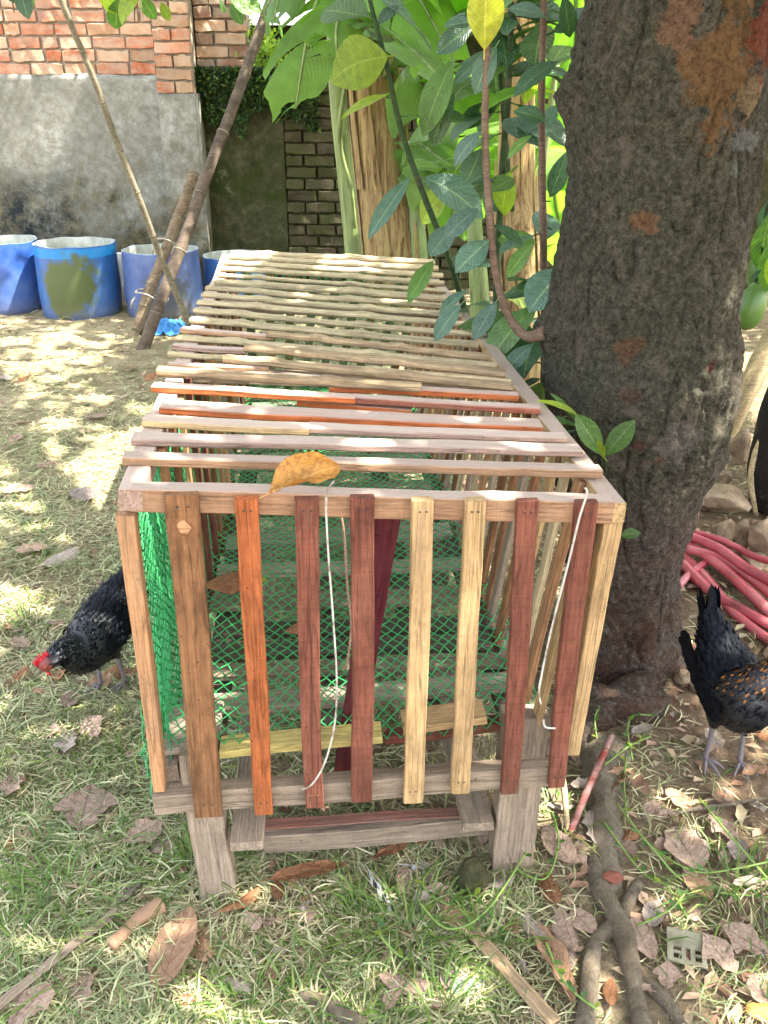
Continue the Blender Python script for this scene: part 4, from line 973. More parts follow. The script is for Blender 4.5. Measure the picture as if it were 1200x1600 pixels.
# blue plastic bag
def sheet(name, cx, cy, rx, ry, hh, mat, seed, n=22, sc_=26):
    vs = []; fs = []; 
    for j in range(n+1):
        for i in range(n+1):
            u = i/n*2-1; v_ = j/n*2-1; k = 1+.3*noise.noise(V((math.atan2(v_, u)*1.5, seed, 0)))
            m_ = max(abs(u), abs(v_)); l_ = math.hypot(u, v_) or 1; u2 = u*m_/l_; v2 = v_*m_/l_
            x = cx+u2*rx*k; y = cy+v2*ry*k; vs.append((x, y, gz(x, y)+.006+abs(noise.noise(V((x*sc_, y*sc_, seed))))*hh+hh*.8*(1-m_)))
    for j in range(n):
        for i in range(n): a = j*(n+1)+i; fs.append((a, a+1, a+n+2, a+n+1))
    return link(name, pymesh(name, vs, fs), mat)
M = NM('blue_plastic_film', .35, .5); M.col(srgb(50, 118, 175)); q = PZ(262, 517)
tag(sheet('plastic_bag', q.x, q.y, .13, .16, .07, M.m, 3), 'crumpled light blue plastic bag on the ground beside the bamboo pole feet', 'plastic bag')

# ------------------------------------------------------------------ things at the right edge
M = NM('pale_stone', .92, .15); c = M.tc.outputs['Object']; g = M.noise(c, 9, 7, .7)
M.col(M.ramp(g, [(.3, srgb(110, 90, 72)), (.5, srgb(158, 136, 112)), (.75, srgb(186, 168, 142))])); M.bump(M.noise(c, 22, 6, .75), .9, .02); STONE = M.m
def rock(name, label, p, s, seed, mat=STONE, cat='stone', group=None):
    bm = bmesh.new(); bmesh.ops.create_icosphere(bm, subdivisions=4, radius=1); rs = random.Random(seed)
    cuts = [(V((rs.gauss(0, 1), rs.gauss(0, 1), rs.gauss(0, 1))).normalized(), rs.uniform(.55, .85)) for _ in range(10)]
    for v_ in bm.verts:
        for n_, d_ in cuts:
            k = v_.co.dot(n_)
            if k > d_: v_.co -= n_*(k-d_)
        v_.co *= 1+.05*noise.noise(v_.co*3+V((seed, 0, 0)))
        v_.co = V((v_.co.x*s[0], v_.co.y*s[1], v_.co.z*s[2]))
    me = bpy.data.meshes.new(name); bm.to_mesh(me); bm.free(); me.materials.append(mat)
    o = link(name, me, mat, None, Matrix.Translation(p) @ Matrix.Rotation(rs.uniform(0, 3), 4, 'Z')); return tag(o, label, cat, group)
def gp(px, py, dz=0.0): q = PZ(px, py); q.z = gz(q.x, q.y)+dz; return q
G_ = 'stones heaped right of the trunk'
for i, (px, py, dz, s, lb) in enumerate(((1200, 872, .09, (.11, .09, .09), 'largest rounded brown stone at the right photo edge'), (1126, 850, .04, (.055, .05, .06), 'tan wedge stone right beside the trunk above the pink pipes'),
        (1158, 862, .06, (.035, .04, .07), 'tall narrow pale stone between the wedge stone and the largest stone'), (1180, 884, .02, (.05, .05, .04), 'low brown stone in front of the largest stone'),
        (1120, 800, .05, (.12, .09, .07), 'dark earthy stone at the foot of the charred log'), (1150, 735, .10, (.05, .05, .09), 'whitish rubble piece behind the charred log'), (1215, 1030, .02, (.06, .06, .05), 'brown stone at the right edge below the pink pipes'),
        (1066, 1085, .015, (.03, .03, .025), 'small yellowish stone beside the right hen'), (1084, 1100, .01, (.022, .02, .02), 'tiny yellowish stone next to the right hen legs'), (1128, 768, .06, (.035, .03, .03), 'reddish rubble chip under the leaning beige stem'),
        (1196, 1120, .02, (.035, .05, .06), 'pale upright stone at the right edge beside the hen'))):
    rock('stone', lb, gp(px, py, dz), s, 10+i, STONE, group=G_)
M = NM('pink_plastic', .32, .5); c = M.objc((3, 3, 3)); g = M.noise(c, 1.5, 5, .6)
M.col(M.hsv(M.ramp(g, [(.3, srgb(110, 34, 40)), (.5, srgb(178, 72, 82)), (.8, srgb(196, 124, 122))]), .85, 1.1)); PINK = M.m
for i, (pl, r, z0, lb) in enumerate((([(1068, 868), (1105, 905), (1150, 960), (1215, 1010)], .017, .02, 'pink plastic hose, lowest in front of the bundle'),
        ([(1072, 850), (1120, 880), (1170, 925), (1215, 968)], .019, .045, 'bright pink plastic hose in the middle of the bundle'),
        ([(1078, 838), (1125, 858), (1170, 890), (1218, 915)], .019, .07, 'pink plastic hose lying highest across the bundle'),
        ([(1066, 880), (1108, 922), (1150, 948), (1220, 985)], .019, .03, 'faded pink plastic hose in the front half of the bundle'),
        ([(1074, 858), (1125, 872), (1175, 905), (1222, 945)], .018, .05, 'glossy pink hose just behind the middle of the bundle'),
        ([(1085, 832), (1130, 845), (1180, 870), (1215, 880)], .013, .075, 'dull pink thin hose at the back of the bundle'),
        ([(1060, 915), (1080, 895), (1104, 878)], .013, .03, 'short pink hose end pointing left under the bundle'),
        ([(1110, 868), (1150, 905), (1190, 950), (1220, 985)], .015, .03, 'dark pink hose half hidden inside the bundle'))):
    pp = [PZ(x, y, z0) for x, y in pl]
    o = tube_obj('pink_hose', pp, r, PINK, None, 12, 24, squash=.8); tag(o, lb+' by the trunk', 'hose', 'pink hoses bundled behind the trunk')
# charred log and beige stem
lg = thing('charred_log', 'blackened hollow log with tan edge leaning at the right photo border', 'log', PZ(1150, 800))
pA = [PZ(1148, 800, .0), PY(1158, 730, PZ(1150, 800).y+.05), PY(1190, 640, PZ(1150, 800).y+.15), PY(1240, 540, PZ(1150, 800).y+.25), PY(1300, 430, PZ(1150, 800).y+.3)]
pA = [q+V((.16, 0, 0)) for q in pA]
tube_obj('body', pA, [.10, .135, .15, .14, .12], W['burnt'], lg, 20, 30, rough=.12, rs=6)
tube_obj('edge', [q-V((.125 if 0 < i < 4 else .09, .03, 0)) for i, q in enumerate(pA)], [.012, .018, .016, .014, .012], W['beige'], lg, 8, 24, rough=.2)
tube_obj('crack', [q-V((-.015, .128, 0)) for q in pA[:4]], [.006, .009, .008, .006], W['poleA'], lg, 6, 20, rough=.3)
tag(tube_obj('dead_stem', [gp(1128, 700, .02), PY(1160, 625, gp(1128, 700).y), PY(1212, 520, gp(1128, 700).y+.1)], [.03, .045, .05], W['beige'], None, 12, 16, rough=.15), 'pale beige dead stem leaning behind the charred log', 'stem')
# green fruit and leaves right of the trunk
M = NM('green_fruit_skin', .35, .4); c = M.tc.outputs['Object']; M.col(M.ramp(M.noise(c, 12, 4), [(.3, (.06, .13, .02, 1)), (.7, (.11, .2, .04, 1))])); FR = M.m
def fruit(label, px, py, Y, rx, rz, tilt):
    q = PY(px, py, Y); t = thing('green_fruit', label, 'fruit', q, 'green fruits hanging behind the trunk')
    bm = bmesh.new(); bmesh.ops.create_uvsphere(bm, u_segments=24, v_segments=18, radius=1)
    for v_ in bm.verts: z = v_.co.z; k = 1+.12*-z; v_.co = V((v_.co.x*rx*k, v_.co.y*rx*k, z*rz))
    me = bpy.data.meshes.new('flesh'); bm.to_mesh(me); bm.free(); me.polygons.foreach_set('use_smooth', [True]*len(me.polygons))
    link('flesh', me, FR, t, Matrix.Translation(q) @ Matrix.Rotation(tilt, 4, 'Y'))
    tube_obj('stalk', [q+UP*rz*.95, q+UP*(rz+.1)+V((.02, 0, 0)), q+V((.05, .05, rz+.5))], .004, GS, t, 6, 8)
fruit('green oblong fruit hanging lowest beside the right edge of the trunk', 1174, 478, 2.7, .042, .072, R(12))
fruit('green fruit partly hidden above the lowest one right of the trunk', 1192, 425, 2.8, .045, .07, R(-5))
sp = thing('leafy_branch', 'drooping branch with broad glossy leaves behind the right side of the trunk', 'branch', PY(1215, 200, 2.8), 'branches with leaves hanging into view')
tube_obj('twig', [PY(1260, 100, 2.9), PY(1225, 250, 2.8), PY(1196, 340, 2.75), PY(1190, 420, 2.7)], [.01, .008, .006, .003], GS, sp, 6, 14)
for a in ((1205, 330, 1178, 430, 2.7, 0, 'g', .7, .3), (1200, 380, 1205, 470, 2.65, 0, 'g', .8, .3), (1215, 300, 1190, 380, 2.8, 0, 'b', .9, .3), (1190, 420, 1172, 440, 2.65, 0, 'd', .6, .4), (1225, 380, 1196, 450, 2.6, 0, 'y', .8, .3)): pleaf(*a[:7], sp, a[7], a[8])

# twigs with small leaves coming in from the top
def twig(label, px, Y, px2, py2, n, ln, mats, seed, spread=60):
    rs = random.Random(seed); t = thing('leafy_branch', label, 'branch', PY(px, -160, Y), 'branches with leaves hanging into view')
    a = PY(px, -170, Y); b = PY((px+px2)/2, (py2-170)/2, Y); e = PY(px2, py2-25, Y); pp = [a, b, e]
    tube_obj('twig', pp, [.007, .005, .002], SH, t, 6, 12, rough=.1); dn = spline(pp, 30)
    for i in range(n):
        q = dn[rs.randint(8, 30)]; d = V((rs.uniform(-1, 1), rs.uniform(-.5, .5), rs.uniform(-.9, .1))).normalized(); q2 = q+V((rs.gauss(0, spread/3000*Y), 0, rs.uniform(0, .12)))
        lplace(rs.choice(LM[rs.choice(mats)]), q2, q2+d*ln*rs.uniform(.7, 1.3), (UP*.5+V((rs.uniform(-.5, .5), -1, 0))).normalized(), t, wscale=rs.uniform(1, 1.35))
twig('bluish green leafy twig in the top left corner of the photo', 0, 3.6, 22, 45, 12, .1, ['b', 'g', 'b'], 1)
twig('small leafy twig hanging over the bricks right of the thin pole', 215, 4.2, 210, 58, 16, .085, ['g', 'y'], 2, 130)
twig('broad bright-leaved twig hanging at the top over the brick pillar', 330, 4.2, 325, 44, 26, .12, ['y', 'g', 'g'], 3, 260)
twig('leafy twig hanging beside the top of the thick bamboo pole', 400, 4.6, 395, 40, 14, .09, ['g', 'y', 'd'], 4, 120)

# ------------------------------------------------------------------ the hens
M = NM('black_feathers', .42, .5); c = M.tc.outputs['Object']; M.col(M.ramp(M.noise(c, 60, 5, .8), [(.4, (.003, .0035, .005, 1)), (.75, (.010, .012, .016, 1))])); M.bump(M.noise(c, 110, 4, .8), .6, .004); BLK = M.m
BF = islandmat('black_feather_vanes', [(0, (.002, .0025, .004, 1)), (.7, (.006, .007, .011, 1)), (1, (.010, .012, .018, 1))], .6, 0, spec=.12)
BG = islandmat('dark_grey_feather_vanes', [(0, (.006, .007, .01, 1)), (.7, (.02, .022, .026, 1)), (1, (.14, .14, .14, 1))], .5, 0, spec=.3)
OG = islandmat('copper_feather_vanes', [(0, (.01, .008, .006, 1)), (.5, (.10, .035, .008, 1)), (1, (.32, .13, .03, 1))], .45, 0, spec=.4)
def flat(name, c_, r=.5, s=.4):
    M = NM(name, r, s); M.col(M.mix(M.ramp(M.noise(M.tc.outputs['Object'], 90, 4), [(.4, 0.0), (.7, .5)]), c_, sc3(c_, .55))); M.bump(M.noise(M.tc.outputs['Object'], 220, 3), .5, .002); return M.m
RED = flat('red_comb_skin', srgb(190, 36, 48)); LEG = flat('grey_leg_scales', srgb(112, 104, 104)); BEAK = flat('horn_beak', srgb(120, 108, 84)); EYE = flat('orange_eye', srgb(170, 80, 24), .15); PUP = flat('black_pupil', (.004, .004, .004, 1), .1); FACE = flat('pink_face_skin', srgb(128, 62, 56))
def featherset(rows, size, mat, parent, name, Mx, wr_=.24):
    """rows: (point, direction, normal, scale)"""
    vs = []; tr = []
    for p, d, n, s in rows:
        y = n.cross(d).normalized(); b = len(vs); ln = size*s; w_ = ln*wr_
        for (a, q, h) in ((0, 0, 0), (.35, .9, .0), (.35, -.9, .0), (.82, .75, .0), (.82, -.75, .0), (1.0, 0, .0), (.5, 0, .05)): vs.append(p+d*ln*a+y*w_*q+n*ln*h)
        for t in ((0, 1, 6), (0, 6, 2), (1, 3, 6), (2, 6, 4), (3, 5, 6), (4, 6, 5)): tr.append([b+k for k in t])
    return tag(link(name, trimesh(name, [v_[:] for v_ in vs], tr), mat, parent, Mx), kind='stuff')
def hen(label, feet, heading, spine, headdir, lean, legs, tail, neckmat, cape=None, seed=0, scale=1.0):
    rs = random.Random(seed); Mx = Matrix.Translation(feet) @ Matrix.Rotation(heading, 4, 'Z') @ Matrix.Scale(scale, 4)
    t = thing('hen', label, 'hen', feet, 'hens scratching around the coop'); LF = .03; Ml = Mx; Mx = Mx @ Matrix.Translation((0, 0, LF))
    n = 42; NS_ = 66
    cp = spline([V((s[0], s[4] if len(s) > 4 else 0, s[1])) for s in spine], NS_); ry = sspline([s[2] for s in spine], NS_); rz = sspline([s[3] for s in spine], NS_)
    vs = []; fs = []; rows = []; nrow = []; fr = frames(cp, V((0, 0, 1)))
    for i, p in enumerate(cp):
        tt = fr[i][0]; s = tt.cross(UP).normalized(); u = s.cross(tt)
        for k in range(n):
            a = 2*math.pi*k/n; q = p+s*(math.cos(a)*ry[i])+u*(math.sin(a)*rz[i]); q += (q-p)*.06*noise.noise(q*40); vs.append(q)
            if 3 < i < NS_-6:
                no = (s*math.cos(a)/max(ry[i], .01)+u*math.sin(a)/max(rz[i], .01)).normalized()
                for _ in range(2 if i < 45 else 3):
                    f = (-tt+no*rs.uniform(.02, .14)+V((rs.gauss(0, .12), rs.gauss(0, .12), rs.gauss(0, .12)))).normalized()
                    item = (q+tt*rs.uniform(-.004, .004)+V((rs.gauss(0, .003), rs.gauss(0, .003), rs.gauss(0, .003))), f, no, rs.uniform(.6, 1.2)*(1.15 if i < 27 else .7 if i < 42 else .55))
                    (nrow if (i > NS_*.62 and rs.random() < .6) or (cape and cape(q, rs)) else rows).append(item)
        if i:
            for k in range(n):
                a = (i-1)*n+k; b = (i-1)*n+(k+1) % n; fs.append((a, a+n, b+n, b))
    fs.append(tuple(range(n))); m = NS_*n; fs.append(tuple(range(m+n-1, m-1, -1)))
    link('body', pymesh('body', vs, fs), BLK, t, Mx)
    featherset(rows, .019, BF, t, 'plumage', Mx); featherset(nrow, .018, neckmat, t, 'neck_plumage', Mx)
    # wings
    for sg in (-1, 1):
        wr = []
        for j in range(6):
            for i in range(12):
                f = i/11; q = V((.07-.2*f, sg*(.074-.03*f*f+.006*(j/5)), .195-.012*f+.035*(.5-j/5)*(1-f*.4)))
                q.z += lean*(q.x)
                wr.append((q, V((-1, -.12*sg, .05+lean*.3)).normalized(), V((0, sg, .25)).normalized(), rs.uniform(1.4, 2.0)))
        featherset(wr, .030, BF, t, 'wing', Mx, .2)
    # tail
    tr_ = []
    tb, td, spread, tl = tail
    for i in range(30):
        f = i/29-.5; d = (td+V((0, f*spread, -abs(f)*.35))).normalized()
        tr_.append((tb+V((-.012*abs(f), f*.03, -abs(f)*.01)), d, V((-.4, f*2.2, .5)).normalized(), tl*rs.uniform(.75, 1.1)/.036))
    featherset(tr_, .036, BF, t, 'tail', Mx, .10)
    # head
    hp = cp[-3]; hd = headdir.normalized(); hs_ = hd.cross(UP).normalized(); hu = hs_.cross(hd)
    bm = bmesh.new(); bmesh.ops.create_uvsphere(bm, u_segments=20, v_segments=14, radius=1)
    for v_ in bm.verts: v_.co = hp+hd*(v_.co.x*.027+.006)+hs_*v_.co.y*.0185+hu*v_.co.z*.021
    me = bpy.data.meshes.new('head'); bm.to_mesh(me); bm.free(); me.polygons.foreach_set('use_smooth', [True]*len(me.polygons)); ho = link('head', me, FACE, t, Mx)
    bk = hp+hd*.028-hu*.002
    link('beak', MB().add(tube([bk, bk+hd*.012-hu*.001, bk+hd*.024-hu*.007], [.008, .0055, .001], 10, squash=.9)).mesh('beak'), BEAK, ho, Mx)
    mb = MB()                                      # single comb with points
    for i in range(5):
        f = i/4; b_ = hp+hd*(.028-.036*f)+hu*.016; mb.add(tube([b_-hu*.004, b_+hu*.010, b_+hu*(.016+.006*math.sin(f*3.1))-hd*.004], [.0055, .0045, .001], 8))
    mb.add(tube([hp+hd*.03+hu*.012, hp+hd*.01+hu*.021, hp-hd*.012+hu*.02], [.004, .006, .004], 8)); link('comb', mb.mesh('comb'), RED, ho, Mx)
    for sg in (-1, 1):
        wp = hp+hd*.022+hs_*sg*.007-hu*.012; link('wattle', MB().add(tube([wp, wp-hu*.010, wp-hu*.02], [.003, .007, .002], 8, squash=.6)).mesh('wattle'), RED, ho, Mx)
        fp = hp+hd*.014+hs_*sg*.0165+hu*.003
        for nm, rr_, mt, of_ in (('eye', .0046, EYE, 0), ('pupil', .0024, PUP, .0032)):
            bm = bmesh.new(); bmesh.ops.create_uvsphere(bm, u_segments=12, v_segments=8, radius=rr_)
            for v_ in bm.verts: v_.co += fp+hs_*sg*of_
            me = bpy.data.meshes.new(nm); bm.to_mesh(me); bm.free(); link(nm, me, mt, ho, Mx)
    # head feathers on the crown
    hr = []
    for _ in range(160):
        a = V((rs.gauss(0, 1), rs.gauss(0, 1), rs.gauss(0, 1))).normalized()
        if a.x > .25: continue
        hr.append((hp+hd*a.x*.028+hs_*a.y*.019+hu*a.z*.021, (-hd+V((0, 0, -.2))).normalized(), (hd*a.x+hs_*a.y+hu*a.z).normalized(), rs.uniform(.35, .6)))
    featherset(hr, .032, neckmat, t, 'head_plumage', Mx)
    # legs
    for (hx, hy, kx, fx, fy, ry_) in legs:
        link('thigh', MB().add(tube(spline([V((hx, hy, .165+LF)), V((hx+.01, hy, .13+LF)), V((kx, (hy+fy)/2, .085+LF))], 8), sspline([.034, .028, .010], 8), 12, rough=.1, rs=60)).mesh('thigh'), BLK, t, Ml)
        mb = MB(); mb.add(tube(spline([V((kx, (hy+fy)/2, .095+LF)), V((kx-.004, (hy+fy)/2, .06+LF*.5)), V((fx, fy, .010))], 10), sspline([.0075, .0058, .0065], 10), 9, rough=.15, rs=200))
        for ang, ln in ((ry_, .062), (ry_+.6, .05), (ry_-.6, .05), (ry_+math.pi, .026)):
            d = V((math.cos(ang), math.sin(ang), 0)); s_ = V((fx, fy, .011))
            mb.add(tube(spline([s_, s_+d*ln*.5+UP*.002, s_+d*ln-UP*.006], 8), sspline([.0055, .0042, .0014], 8), 7, rough=.2, rs=300))
        link('leg', mb.mesh('leg'), LEG, t, Ml)
    return t
f1 = gp(172, 1082)
hen('black hen with red comb and lowered head, walking out behind the left coop corner', f1, R(249),
    [(-.20, .285, .010, .014), (-.16, .26, .026, .030), (-.11, .235, .048, .052), (-.05, .20, .068, .072), (.01, .175, .074, .080), (.07, .165, .068, .074), (.115, .175, .050, .056), (.145, .195, .033, .038), (.170, .205, .024, .027), (.195, .205, .019, .021), (.212, .20, .010, .012)],
    V((.75, -.55, -.5)), -.3, [(-.01, -.03, .0, -.005, -.035, -.3), (.0, .03, -.02, -.04, .03, 0)], (V((-.15, 0, .26)), V((-.85, 0, .75)), .5, .17), BG,
    scale=.92,
    cape=lambda q, rs: q.x > .06 and q.z > .2 and rs.random() < .5, seed=3)
f2 = gp(1122, 1206)
hen('black hen with copper breast feathers standing at the right photo edge below the pink hoses', f2, R(-78),
    [(-.15, .31, .010, .014), (-.115, .275, .028, .032), (-.075, .235, .050, .054), (-.03, .20, .068, .074), (.02, .185, .072, .084), (.055, .205, .062, .076), (.07, .24, .046, .056, .02), (.075, .275, .034, .038, .045), (.08, .302, .026, .028, .07), (.085, .315, .020, .022, .09), (.09, .316, .010, .012, .11)],
    V((.45, .9, -.15)), -.35, [(-.01, -.035, .0, -.01, -.035, .1), (.0, .035, .02, .02, .04, -.2)], (V((-.115, 0, .26)), V((-.35, 0, 1.0)), .22, .115), OG,
    cape=lambda q, rs: q.x > .03 and q.z > .225 and rs.random() < .6, seed=5, scale=.97)

# ------------------------------------------------------------------ fallen leaves and litter
DM = []
for i in range(7):
    DM.append([leaf_mesh('blade', wid=random.uniform(.42, .62), p=random.uniform(.9, 1.2), fold=random.uniform(-.2, .35), droop=random.uniform(-.12, .15), curl=random.uniform(-.5, .7), rip=.06, seed=i*3+1, twist=random.uniform(-.5, .5), n=12, e=.65, jag=[0, .45, .2, .7, 0, .35, 1.0][i]), ])
def dead(px, py, lpx, ang, k, label, ws=1.0, dz=.020, var=None, lift=.22):
    c0 = gp(px, py, dz); sz = lpx*(c0-V((0, 0, CAMH))).length/FPX
    a = R(ang); d = V((math.cos(a), math.sin(a)*1.35, 0)); d = d.normalized(); d.z = random.uniform(-lift, lift)
    ln = sz*math.hypot(math.cos(a), math.sin(a)*1.35); n = (UP+V((random.gauss(0, .2), random.gauss(0, .2)-.12, 0))).normalized()
    me = DM[random.randrange(7) if var is None else var][0]
    if len(me.materials) == 0: me.materials.append(DEAD[0])
    o = lplace(me, c0-d*ln/2, c0+d*ln/2, n, None, 'fallen_leaf', ws, DEAD[k] if isinstance(k, int) else L[k])
    return tag(o, label, 'leaf', 'fallen leaves around the coop')
K = [(275, 1492, 112, 80, 1, 'largest tan fallen leaf lying on the grass below the front left leg', .9, .03), (318, 1480, 60, 110, 1, 'small tan leaf tucked under the largest fallen leaf'), (135, 1276, 78, 100, 0, 'broad pinkish brown fallen leaf flecked with grass left of the coop corner', 1.25),
     (28, 1231, 54, 85, 0, 'blunt pinkish leaf at the left photo edge', 1.2), (108, 1166, 52, 100, 2, 'grey crumpled leaf below the left hen', 1.2), (146, 1148, 48, 130, 0, 'pinkish leaf overlapping the grey leaf below the left hen'),
     (113, 1106, 34, 80, 0, 'small pink leaf in front of the left hen foot', 1.2), (32, 1008, 40, 150, 0, 'pinkish leaf at the left edge beside the hen head', 1.2), (95, 878, 62, 40, 2, 'pale grey leaf above the back of the left hen'),
     (55, 868, 56, 20, 0, 'brown leaf at the left edge above the pale grey one'), (225, 1316, 62, 30, 0, 'pink-brown leaf left of the front left leg', 1.1), (272, 1312, 85, 60, 0, 'long pink-brown leaf leaning against the front left leg'),
     (485, 1380, 128, 12, 3, 'long golden brown curled leaf under the front cross bar', .55, .03), (376, 1418, 74, 28, 3, 'orange-brown curved leaf at the foot of the front left leg', .75, .02), (395, 1447, 40, -40, 0, 'small dull leaf right below the front left foot'),
     (636, 1546, 92, 172, 0, 'jagged mauve-brown leaf near the bottom centre', .8), (612, 1574, 34, 60, 0, 'small mauve leaf scrap at the bottom centre'), (640, 1378, 60, 70, 0, 'dull pink leaf under the coop beside the feather', 1.1), (690, 1407, 58, -12, 0, 'pinkish leaf beside the split bamboo end', 1.1),
     (1068, 1336, 76, 95, 0, 'upright-pointing brown leaf right of the roots', 1.15, .02), (862, 1512, 120, 108, 1, 'long tan leaf left of the tree roots', .55, .02), (885, 1470, 60, 95, 0, 'narrow brown leaf left of the forked root'),
     (1000, 1478, 60, 100, 0, 'brown leaf wedged right of the forked root'), (870, 1340, 70, 120, 0, 'brown curled leaf by the right leg of the coop'), (858, 1395, 60, 95, 3, 'dark red-brown curled leaf at the foot of the right leg'), (780, 1390, 50, 10, 2, 'grey leaf at the front of the right leg'),
     (1040, 1290, 40, 10, 0, 'small pink leaf by the dark twig'), (1180, 1225, 60, 15, 1, 'pale tan leaf at the right edge in front of the hen', 1.0), (1190, 1590, 60, 10, 'gold', 'golden leaf in the bottom right corner', 1.2, .02), (1192, 1175, 36, -40, 3, 'small orange leaf at the right edge behind the hen feet'),
     (960, 1240, 90, 35, 1, 'tan leaf by the forked twigs', .7), (905, 1200, 60, 120, 0, 'pinkish leaf behind the foot of the last red slat', 1.1), (915, 1250, 56, 0, 2, 'grey-brown leaf beside the white twig'), (1110, 1180, 40, 90, 2, 'grey crumpled leaf under the right hen'),
     (1120, 1500, 60, 120, 0, 'large torn mauve leaf near the right edge'), (1160, 1480, 66, 150, 0, 'curled mauve leaf at the right edge'), (1125, 1310, 50, 130, 0, 'pinkish leaf near the right edge'), (30, 770, 50, 10, 0, 'brown leaf at the far left edge above the hens'),
     (130, 780, 55, 160, 2, 'grey leaf on the dry grass left of the coop'), (80, 730, 45, 30, 0, 'pinkish leaf on the dry grass left of the coop'), (150, 655, 40, 10, 0, 'small pale leaf left of the upper coop edge'), (205, 578, 26, 20, 1, 'tiny pale leaf near the feet of the bamboo poles'),
     (435, 1400, 30, 100, 3, 'small brown leaf scrap under the coop'), (610, 1340, 70, 22, 3, 'narrow brown leaf under the cross bar', .5), (560, 1405, 0.1, 0, 0, None), (50, 1590, 70, 60, 0, 'mauve leaf at the bottom left edge'), (370, 1545, 60, 160, 2, 'flat grey leaf on the grass right of the pale strip'),
     (135, 1545, 60, 100, 0, 'mauve-brown leaf among the grass at the bottom left'), (905, 1100, 46, 70, 0, 'brown leaf against the trunk foot'), (1000, 1170, 44, 20, 2, 'grey leaf on the bare soil left of the hen'), (1150, 1340, 46, 60, 2, 'grey leaf by the right edge above the creeper')]
for k_ in K:
    if k_[5]: dead(k_[0], k_[1], k_[2]*.88, k_[3], k_[4], k_[5], *(k_[6:]), **({'lift': .06}))
usedl = set()
COLN = ['pinkish brown', 'tan', 'grey', 'dark brown']
LMK = [(340, 1420, 'front left coop leg'), (800, 1375, 'front right coop leg'), (985, 1500, 'forked root'), (1120, 1200, 'right hen'), (150, 1065, 'left hen'), (1072, 1508, 'white plastic scrap'), (275, 1490, 'largest tan leaf'),
       (726, 1548, 'grey stone'), (215, 545, 'bamboo pole feet'), (120, 497, 'blue drums'), (770, 1500, 'split bamboo strip'), (80, 1520, 'pale grey strip'), (950, 1150, 'trunk foot'), (1100, 1350, 'creeper tangle'), (130, 780, 'coop left side'), (560, 1320, 'coop cross bar')]
rsl = random.Random(77); made = []
while len(made) < 95:
    if rsl.random() < .55: x, y = rsl.uniform(600, 1195), rsl.uniform(1250, 1595)
    elif rsl.random() < .5: x, y = rsl.uniform(5, 240), rsl.uniform(560, 1200)
    else: x, y = rsl.uniform(5, 800), rsl.uniform(1290, 1595)
    sz = rsl.uniform(18, 46)*(1 if y > 1000 else .65)
    if any(abs(x-a)+abs(y-b) < 22 for a, b in made) or any(abs(x-k_[0])+abs(y-k_[1]) < 30 for k_ in K) or (905 < x < 1015 and y > 1350 and abs(x-(780+y*.14)) < 45): continue
    ci = rsl.choice([0, 0, 0, 1, 2, 3]); lm = min(LMK, key=lambda m: (m[0]-x)**2+(m[1]-y)**2); dx = x-lm[0]; dy = y-lm[1]
    side = ('right of' if dx > 0 else 'left of') if abs(dx) > abs(dy) else ('in front of' if dy > 0 else 'behind')
    dist_ = 'close' if math.hypot(dx, dy) < 70 else 'some way' if math.hypot(dx, dy) < 150 else 'well'
    size_ = 'tiny' if sz < 26 else 'small' if sz < 36 else 'medium-sized'
    lb_ = '%s %s dry leaf %s %s the %s' % (size_, COLN[ci], dist_, side, lm[2])
    if lb_ in usedl: continue
    usedl.add(lb_); made.append((x, y))
    dead(x, y, sz, rsl.uniform(0, 180), ci, lb_, rsl.uniform(.8, 1.2), .014, None, .25)
def loose(name, p, d, ln, n, key, label, ws=1.0, var=0):
    me = DM[var][0]
    if len(me.materials) == 0: me.materials.append(DEAD[0])
    return tag(lplace(me, p-d*ln/2, p+d*ln/2, n, None, 'fallen_leaf', ws, key), label, 'leaf', 'fallen leaves around the coop')
me = leaf_mesh('blade', wid=.46, p=1.0, fold=.55, droop=-.10, curl=.5, rip=.10, seed=12, n=14, twist=1.3, e=.75, jag=.12); me.materials.append(L['gold'])
a_ = T(420, 772, .012); b_ = T(523, 728, .035)
tag(lplace(me, a_, b_, (UP*.75-DD*.65).normalized(), None, 'fallen_leaf', 1.0), 'golden curled leaf resting on the front top rail of the coop', 'leaf', 'fallen leaves around the coop')
for (u, v_, ln, ang, mt, lb, z) in ((.13, .62, .13, 10, DEAD[3], 'brown curled leaf on the net floor behind the orange slat', .03), (.35, .42, .06, 20, DEAD[3], 'small reddish leaf on the net floor left of the maroon plank', .01), (.22, .66, .05, 150, L['y'], 'small yellow-green leaf on the net floor', .01),
                                  (.62, .75, .09, 60, L['gold'], 'golden leaf on the net floor near the middle slats', .02), (.55, .95, .06, 100, DEAD[0], 'pale leaf on the net floor right of the maroon plank', .01)):
    p = FL(u, v_); p.z += z+.01; loose('fallen_leaf', p, V((math.cos(R(ang)), math.sin(R(ang)), .1)).normalized(), ln, (UP+V((.1, -.3, 0))).normalized(), mt, lb)

def vis(rg, ylo=480, yhi=1650, xlo=-60, xhi=1260):
    q = PZ(rg.uniform(xlo, xhi), rg.uniform(ylo, yhi)); return q
